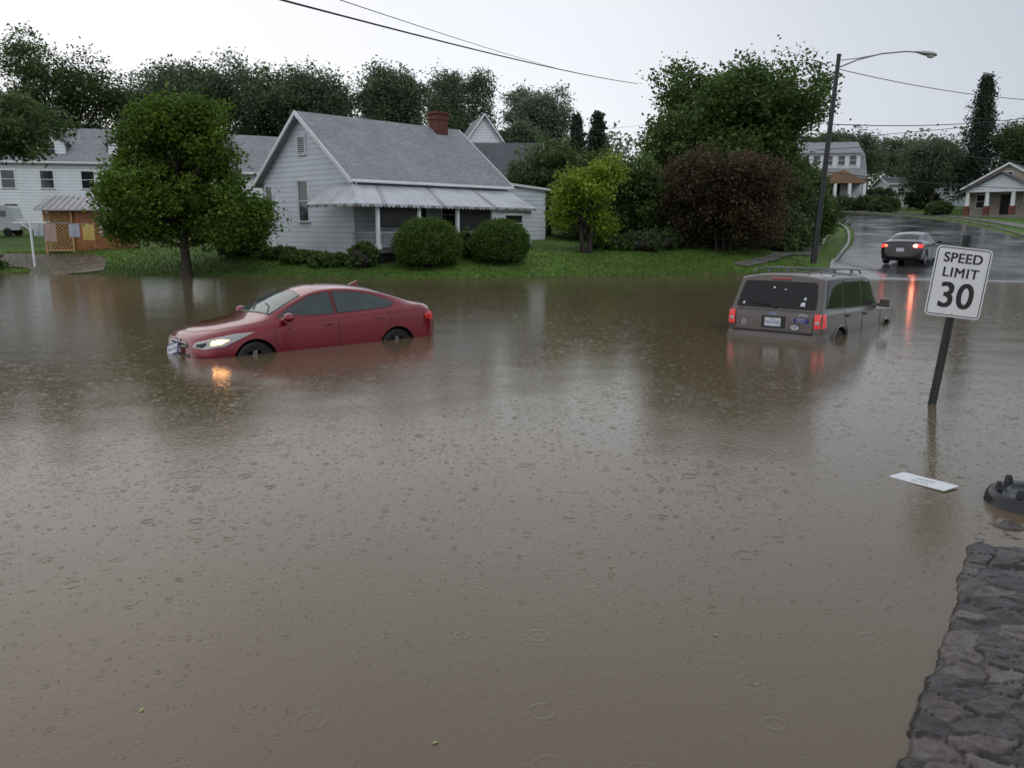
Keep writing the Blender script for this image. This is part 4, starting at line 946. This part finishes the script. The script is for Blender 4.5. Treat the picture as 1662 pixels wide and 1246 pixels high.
for (x,wd_,y,dp) in((0,.03,-.004,.006),(-.022,.006,-.015,.028),(.022,.006,-.015,.028),(-.036,.022,-.027,.005),(.036,.022,-.027,.005)):
    t.box(x,y+.012,.45,wd_,dp,3.0)
for k in range(46): t.box(0,.0035,-.6+k*.05,.010,.003,.014,1)
t.obj('post',[SGN,mat('post_hole',(.07,.07,.065),.6)],sg)
for dz in(-.35,.35):
    t=MB(); t.ell((0,-.036,zc+dz),(.010,.006,.010),10,6); t.obj('bolt',CHROME,sg,smooth=True)
# ---------------------------------------------------------------- street lamp
px,py=13.4,36.0; pz=g(px,py)
POLE=mat('dark_pole',(.022,.022,.024),.45,var=.25,vs=3)
sl=root('street_lamp','tall dark leaning street lamp pole with long arm','street lamp',(px,py,pz-.05),rot=(0,R(3.0),0))
t=MB(); t.tube([(0,0,-.4),(0,0,4),(0,0,8.75)],[.135,.115,.085],14); t.lathe([(.0,8.75),(.10,8.75),(.1,8.8),(0,8.84)],(0,0,0),'Z',14); t.tube([(0,-.14,.1),(0,-.12,7)],.025,6); t.obj('pole',POLE,sl,smooth=True)
ARM=mat('galvanised_arm',(.22,.225,.23),.4,metal=.6)
t=MB(); t.tube([(0,0,8.25),(.8,0,8.62),(1.8,0,8.92),(2.8,0,9.06),(3.35,0,9.06)],.03,8); t.tube([(0,0,8.55),(.8,0,8.68),(1.5,0,8.85)],.018,6); t.obj('arm',ARM,sl,smooth=True)
t=MB(); vs=[];fs=[]
secs=[(3.2,.04,.04,9.06),(3.35,.07,.06,9.05),(3.6,.15,.10,9.02),(3.85,.18,.11,9.0),(4.05,.14,.09,8.98),(4.15,.03,.03,8.98)]
for (x,wy_,wz,zc_) in secs:
    for k in range(12):
        a=2*math.pi*k/12; vs.append((x,wy_*math.cos(a),zc_+wz*math.sin(a)*(1 if math.sin(a)>0 else .7)))
for i in range(5):
    for k in range(12): fs.append((i*12+k,i*12+(k+1)%12,(i+1)*12+(k+1)%12,(i+1)*12+k))
fs+=[tuple(range(12)),tuple(range(71,59,-1))]
t.add(vs,fs); lh=t.obj('lamp_head',mat('lamp_head_grey',(.33,.34,.35),.4,metal=.3),sl,smooth=True)
t=MB(); t.ell((3.88,0,8.94),(.17,.12,.10),16,8); t.obj('lens',mat('lamp_refractor',(.5,.5,.48),.15),lh,smooth=True)
WIRE=mat('cable_black',(.015,.015,.016),.5)
def wire(a,b,sag,r_,label='overhead utility cable against the grey sky'):
    a=Vector(a);b=Vector(b); P=[a.lerp(b,t)+Vector((0,0,-sag*4*t*(1-t))) for t in np.linspace(0,1,25)]
    t=MB(); t.tube(P,r_,6); o=t.obj('utility_wire',WIRE,smooth=True); tag(o,label,'cable','overhead cables')
wire((-10.2,0,4.7),(9.4,63,12.4),.35,.022)
wire((-9.0,-2,4.6),(4.0,66,13.9),.2,.012)
top=Vector((13.86,36,pz+8.5))
wire(top+Vector((0,0,-.35)),(40,52,9.8),.7,.016)
wire(top+Vector((-.05,0,-2.6)),(44,58,11.2),.8,.02)
wire(top+Vector((-.1,0,-3.0)),(46,60,6.3),.5,.02)
wire(top+Vector((-.1,0,-4.6)),(46,62,4.9),.4,.018)
wire(top+Vector((0,0,-.5)),(6.0,62,9.0),.5,.010)
wire(top+Vector((-.05,0,-2.4)),(30,105,14.0),.8,.012)
wire((20,110,12.0),(90,80,17.0),1.2,.035)
wire((20,110,11.0),(90,80,15.2),1.2,.035)
# ---------------------------------------------------------------- floating things
fb=root('floating_board','white sign board floating flat on the floodwater','sign board',(3.345,6.24,.006),rot=(R(1.0),R(-1.5),R(-59)))
t=MB(); o1=rrect(.475,.205,.012,3); t.hexa([(a,b,.006) for a,b in o1],[(a,b,-.002) for a,b in o1]); t.obj('board',mat('board_white',(.74,.76,.79),.4,var=.08,vs=9),fb)
GT=mat('faded_ink',(.30,.30,.31),.6)
text_mesh('SMITH',.055,GT,fb,'lettering',Matrix.Translation((0.0,.03,.0075))@Matrix.Rotation(R(180),4,'Z'))
text_mesh('ZONES',.045,GT,fb,'lettering',Matrix.Translation((0.0,-.045,.0075))@Matrix.Rotation(R(180),4,'Z'))
PLS=mat('black_plastic',(.012,.013,.015),.28,var=.2,vs=6)
ft=root('floating_tub','upturned black plastic tub base with upright pegs','tub',(3.87,5.72,-.03),rot=(R(1),R(-2),R(15)))
t=MB(); t.lathe([(0,.125),(.12,.125),(.125,.132),(.24,.13),(.265,.118),(.28,.09),(.29,.03),(.30,.02),(.30,-.1)],(0,0,0),'Z',40)
t.obj('base',PLS,ft,smooth=True,angle=60)
for k in range(6):
    a=k*2*math.pi/6+.45; rr_=.20; M=Matrix.Rotation(a,3,'Z')
    t=MB()
    bot=[M@Vector((rr_+dx,dy,.11)) for dx,dy in((-.03,-.03),(.025,-.03),(.025,.03),(-.03,.03))]; tp=[M@Vector((rr_+dx*.5,dy*.5,.195)) for dx,dy in((-.03,-.03),(.025,-.03),(.025,.03),(-.03,.03))]
    t.hexa(tp,bot); o=t.obj('peg',PLS,ft); b_=o.modifiers.new('b','BEVEL'); b_.width=.006; b_.segments=2
lf=mat('fallen_leaf',(.35,.38,.12),.5)
for i,(x,y) in enumerate([(-3.1,3.3),(-1.6,3.1),(1.05,3.75),(-.3,2.9),(.6,4.6),(-2.2,5.1)]):
    t=MB(); t.add([(0,0,.0),(.012,.008,.003),(.03,0,.004),(.012,-.008,.002)],[(0,1,2,3)]); o=t.obj('floating_leaf',lf,fix=False); o.location=(x,y,.004); o.rotation_euler=(0,0,i*1.3); tag(o,'tiny pale leaf floating on the muddy water','leaf','floating leaves')
# ---------------------------------------------------------------- stone bank
gxs=np.arange(-.9,5.2,.0125); gys=np.arange(-.5,5.9,.0125)
X,Y=np.meshgrid(gxs,gys)
def vn(X,Y,s,seed):
    r_=np.random.default_rng(seed); T_=r_.uniform(0,1,(256,256)); x=X*s+50;y=Y*s+50
    xi=np.floor(x).astype(int);yi=np.floor(y).astype(int);fx=x-xi;fy=y-yi; fx=fx*fx*(3-2*fx);fy=fy*fy*(3-2*fy)
    q=lambda a,b:T_[a%256,b%256]
    return (q(xi,yi)*(1-fx)+q(xi+1,yi)*fx)*(1-fy)+(q(xi,yi+1)*(1-fx)+q(xi+1,yi+1)*fx)*fy-.5
r=np.random.default_rng(3); cxs=[];cys=[]
j=0; yy=-.8
while yy<6.2:
    x=-1.2+(.1 if j%2 else 0)
    while x<5.6:
        w_=r.uniform(.10,.36); cxs.append(x+r.uniform(-.05,.05)); cys.append(yy+r.uniform(-.06,.06)); x+=w_
    yy+=.135; j+=1
cxs=np.array(cxs);cys=np.array(cys)
def edge_in(x,y):
    xl=np.interp(y,[-1,0,2.6,3.4,4.25,5,6],[-1.18,-.47,1.38,1.96,2.55,3.02,3.6])
    return (x-xl)*.85
wx=X+.05*vn(X,Y,6,11)+.03*vn(X,Y,19,12); wy_=Y+.05*vn(X,Y,6,13)+.03*vn(X,Y,19,14)
F1=np.full(X.shape,9.);F2=np.full(X.shape,9.);ID=np.zeros(X.shape,int)
for i in range(len(cxs)):
    d=np.sqrt(((wx-cxs[i])*.72)**2+((wy_-cys[i])*1.1)**2)
    m1=d<F1; F2=np.where(m1,F1,np.minimum(F2,d)); ID=np.where(m1,i,ID); F1=np.where(m1,d,F1)
hs=r.uniform(-.004,.009,len(cxs)); tx=r.normal(0,.03,len(cxs)); ty=r.normal(0,.03,len(cxs))
low=r.uniform(0,1,len(cxs))<.18
hs=np.where(low,-.009,hs)
e_=np.clip((F2-F1-.002)/.008,0,1); e_=e_*e_*(3-2*e_)
Z=.022+e_*(hs[ID]+.008+tx[ID]*(X-cxs[ID])+ty[ID]*(Y-cys[ID]))
Z+=(.006*vn(X,Y,9,1)+.008*vn(X,Y,22,2)+.007*vn(X,Y,48,4))*(.55+.45*e_)+.018*vn(X,Y,2.2,5)
ei=edge_in(X,Y)+.035*vn(X,Y,7,21)+.05*vn(X,Y,3,22)
Z=Z-np.clip(.02-ei,0,.03)*.8-np.clip(-.01-ei,0,1)*2.0
Z=Z-np.clip(Y-4.15,0,2)*.030+.025*vn(X,Y,4,31)*np.clip(Y-3.9,0,1)
Z=np.maximum(Z,-.5)
nx_,ny_=len(gxs),len(gys); V=np.stack([X.ravel(),Y.ravel(),Z.ravel()],1)
i=(np.arange(nx_-1)[None,:]+np.arange(ny_-1)[:,None]*nx_).ravel(); F_=np.stack([i,i+1,i+1+nx_,i+nx_],1)
zf=Z.ravel()[F_].max(1); F_=F_[zf>-.3]
stm=mat('wet_stone',(.045,.036,.034),.30,var=.3,vs=9,bump=.004,bs=50,roughvar=.22,spec=.5)
nt=stm.node_tree; b=nt.nodes['Principled BSDF']; at_=nt.nodes.new('ShaderNodeAttribute'); at_.attribute_name='tint'
cr=nt.nodes.new('ShaderNodeValToRGB'); ee=cr.color_ramp.elements; ee[0].color=(.014,.011,.010,1); ee[1].color=(.12,.10,.09,1); x2=cr.color_ramp.elements.new(.45); x2.color=(.042,.033,.029,1); x3=cr.color_ramp.elements.new(.7); x3.color=(.07,.05,.04,1)
nn=nt.nodes.new('ShaderNodeTexNoise'); nn.inputs['Scale'].default_value=26; nn.inputs['Detail'].default_value=8
tc=nt.nodes.new('ShaderNodeTexCoord'); nt.links.new(tc.outputs['Object'],nn.inputs['Vector'])
nt.links.new(math_node(nt,'ADD',at_.outputs['Fac'],math_node(nt,'MULTIPLY',math_node(nt,'SUBTRACT',nn.outputs['Fac'],.5),1.0)),cr.inputs[0]); nt.links.new(cr.outputs[0],b.inputs['Base Color'])
me=np_mesh('stone_bank',V,F_,[stm],smooth=True)
tn=r.uniform(.1,.95,len(cxs))[ID]*(.12+.88*e_); at2=me.attributes.new('tint','FLOAT','POINT'); at2.data.foreach_set('value',tn.ravel().astype(np.float32))
sb=link('stone_bank',me); tag(sb,'bank of dark wet rough stones at the water edge','stone wall')
# ---------------------------------------------------------------- sky, light, camera
W_=bpy.data.worlds.new('World'); scene.world=W_; W_.use_nodes=True; nt=W_.node_tree; bg=nt.nodes['Background']
sky=nt.nodes.new('ShaderNodeTexSky'); sky.sky_type='NISHITA'; sky.sun_disc=False; sky.sun_elevation=R(35); sky.sun_rotation=R(-30); sky.dust_density=3
tc=nt.nodes.new('ShaderNodeTexCoord'); sp=nt.nodes.new('ShaderNodeSeparateXYZ'); nt.links.new(tc.outputs['Generated'],sp.inputs[0])
mr=nt.nodes.new('ShaderNodeMapRange'); mr.interpolation_type='SMOOTHSTEP'; mr.inputs[1].default_value=-.05; mr.inputs[2].default_value=.75; nt.links.new(sp.outputs[0],mr.inputs[0])
nz=nt.nodes.new('ShaderNodeTexNoise'); nz.inputs['Scale'].default_value=2.2; nz.inputs['Detail'].default_value=4; nt.links.new(tc.outputs['Generated'],nz.inputs['Vector'])
mx=nt.nodes.new('ShaderNodeMix'); mx.data_type='RGBA'; mx.inputs['A'].default_value=(7.1,7.3,7.75,1); mx.inputs['B'].default_value=(4.0,4.4,5.0,1)
fac=math_node(nt,'ADD',mr.outputs[0],math_node(nt,'MULTIPLY',math_node(nt,'SUBTRACT',nz.outputs['Fac'],.5),.35))
nt.links.new(fac,mx.inputs['Factor']); mx.clamp_factor=True
mz=nt.nodes.new('ShaderNodeMapRange'); mz.inputs[1].default_value=0; mz.inputs[2].default_value=.9; mz.inputs[3].default_value=1.12; mz.inputs[4].default_value=.76; nt.links.new(sp.outputs[2],mz.inputs[0])
vm=nt.nodes.new('ShaderNodeVectorMath'); vm.operation='SCALE'; nt.links.new(mx.outputs['Result'],vm.inputs[0]); nt.links.new(mz.outputs[0],vm.inputs['Scale'])
m2=nt.nodes.new('ShaderNodeMix'); m2.data_type='RGBA'; m2.inputs['Factor'].default_value=.92; nt.links.new(sky.outputs[0],m2.inputs['A']); nt.links.new(vm.outputs[0],m2.inputs['B'])
nt.links.new(m2.outputs['Result'],bg.inputs['Color']); bg.inputs['Strength'].default_value=.122
sl_=bpy.data.lights.new('sun','SUN'); sl_.energy=.5; sl_.angle=R(25); sl_.color=(1,.97,.93); so_=link('sun',sl_); so_.rotation_euler=(R(50),0,R(30))
cam=bpy.data.cameras.new('camera'); cam.sensor_width=36; cam.lens=36*1300/1662; cam.clip_end=2000; cam.clip_start=.05
co=link('camera',cam); co.location=(0,0,2.05); co.rotation_euler=(R(90-11.2),0,0); scene.camera=co
scene.view_settings.view_transform='Standard'; scene.view_settings.look='None'; scene.view_settings.exposure=0
print('faces',sum(len(o.data.polygons) for o in scene.objects if o.type=='MESH'))
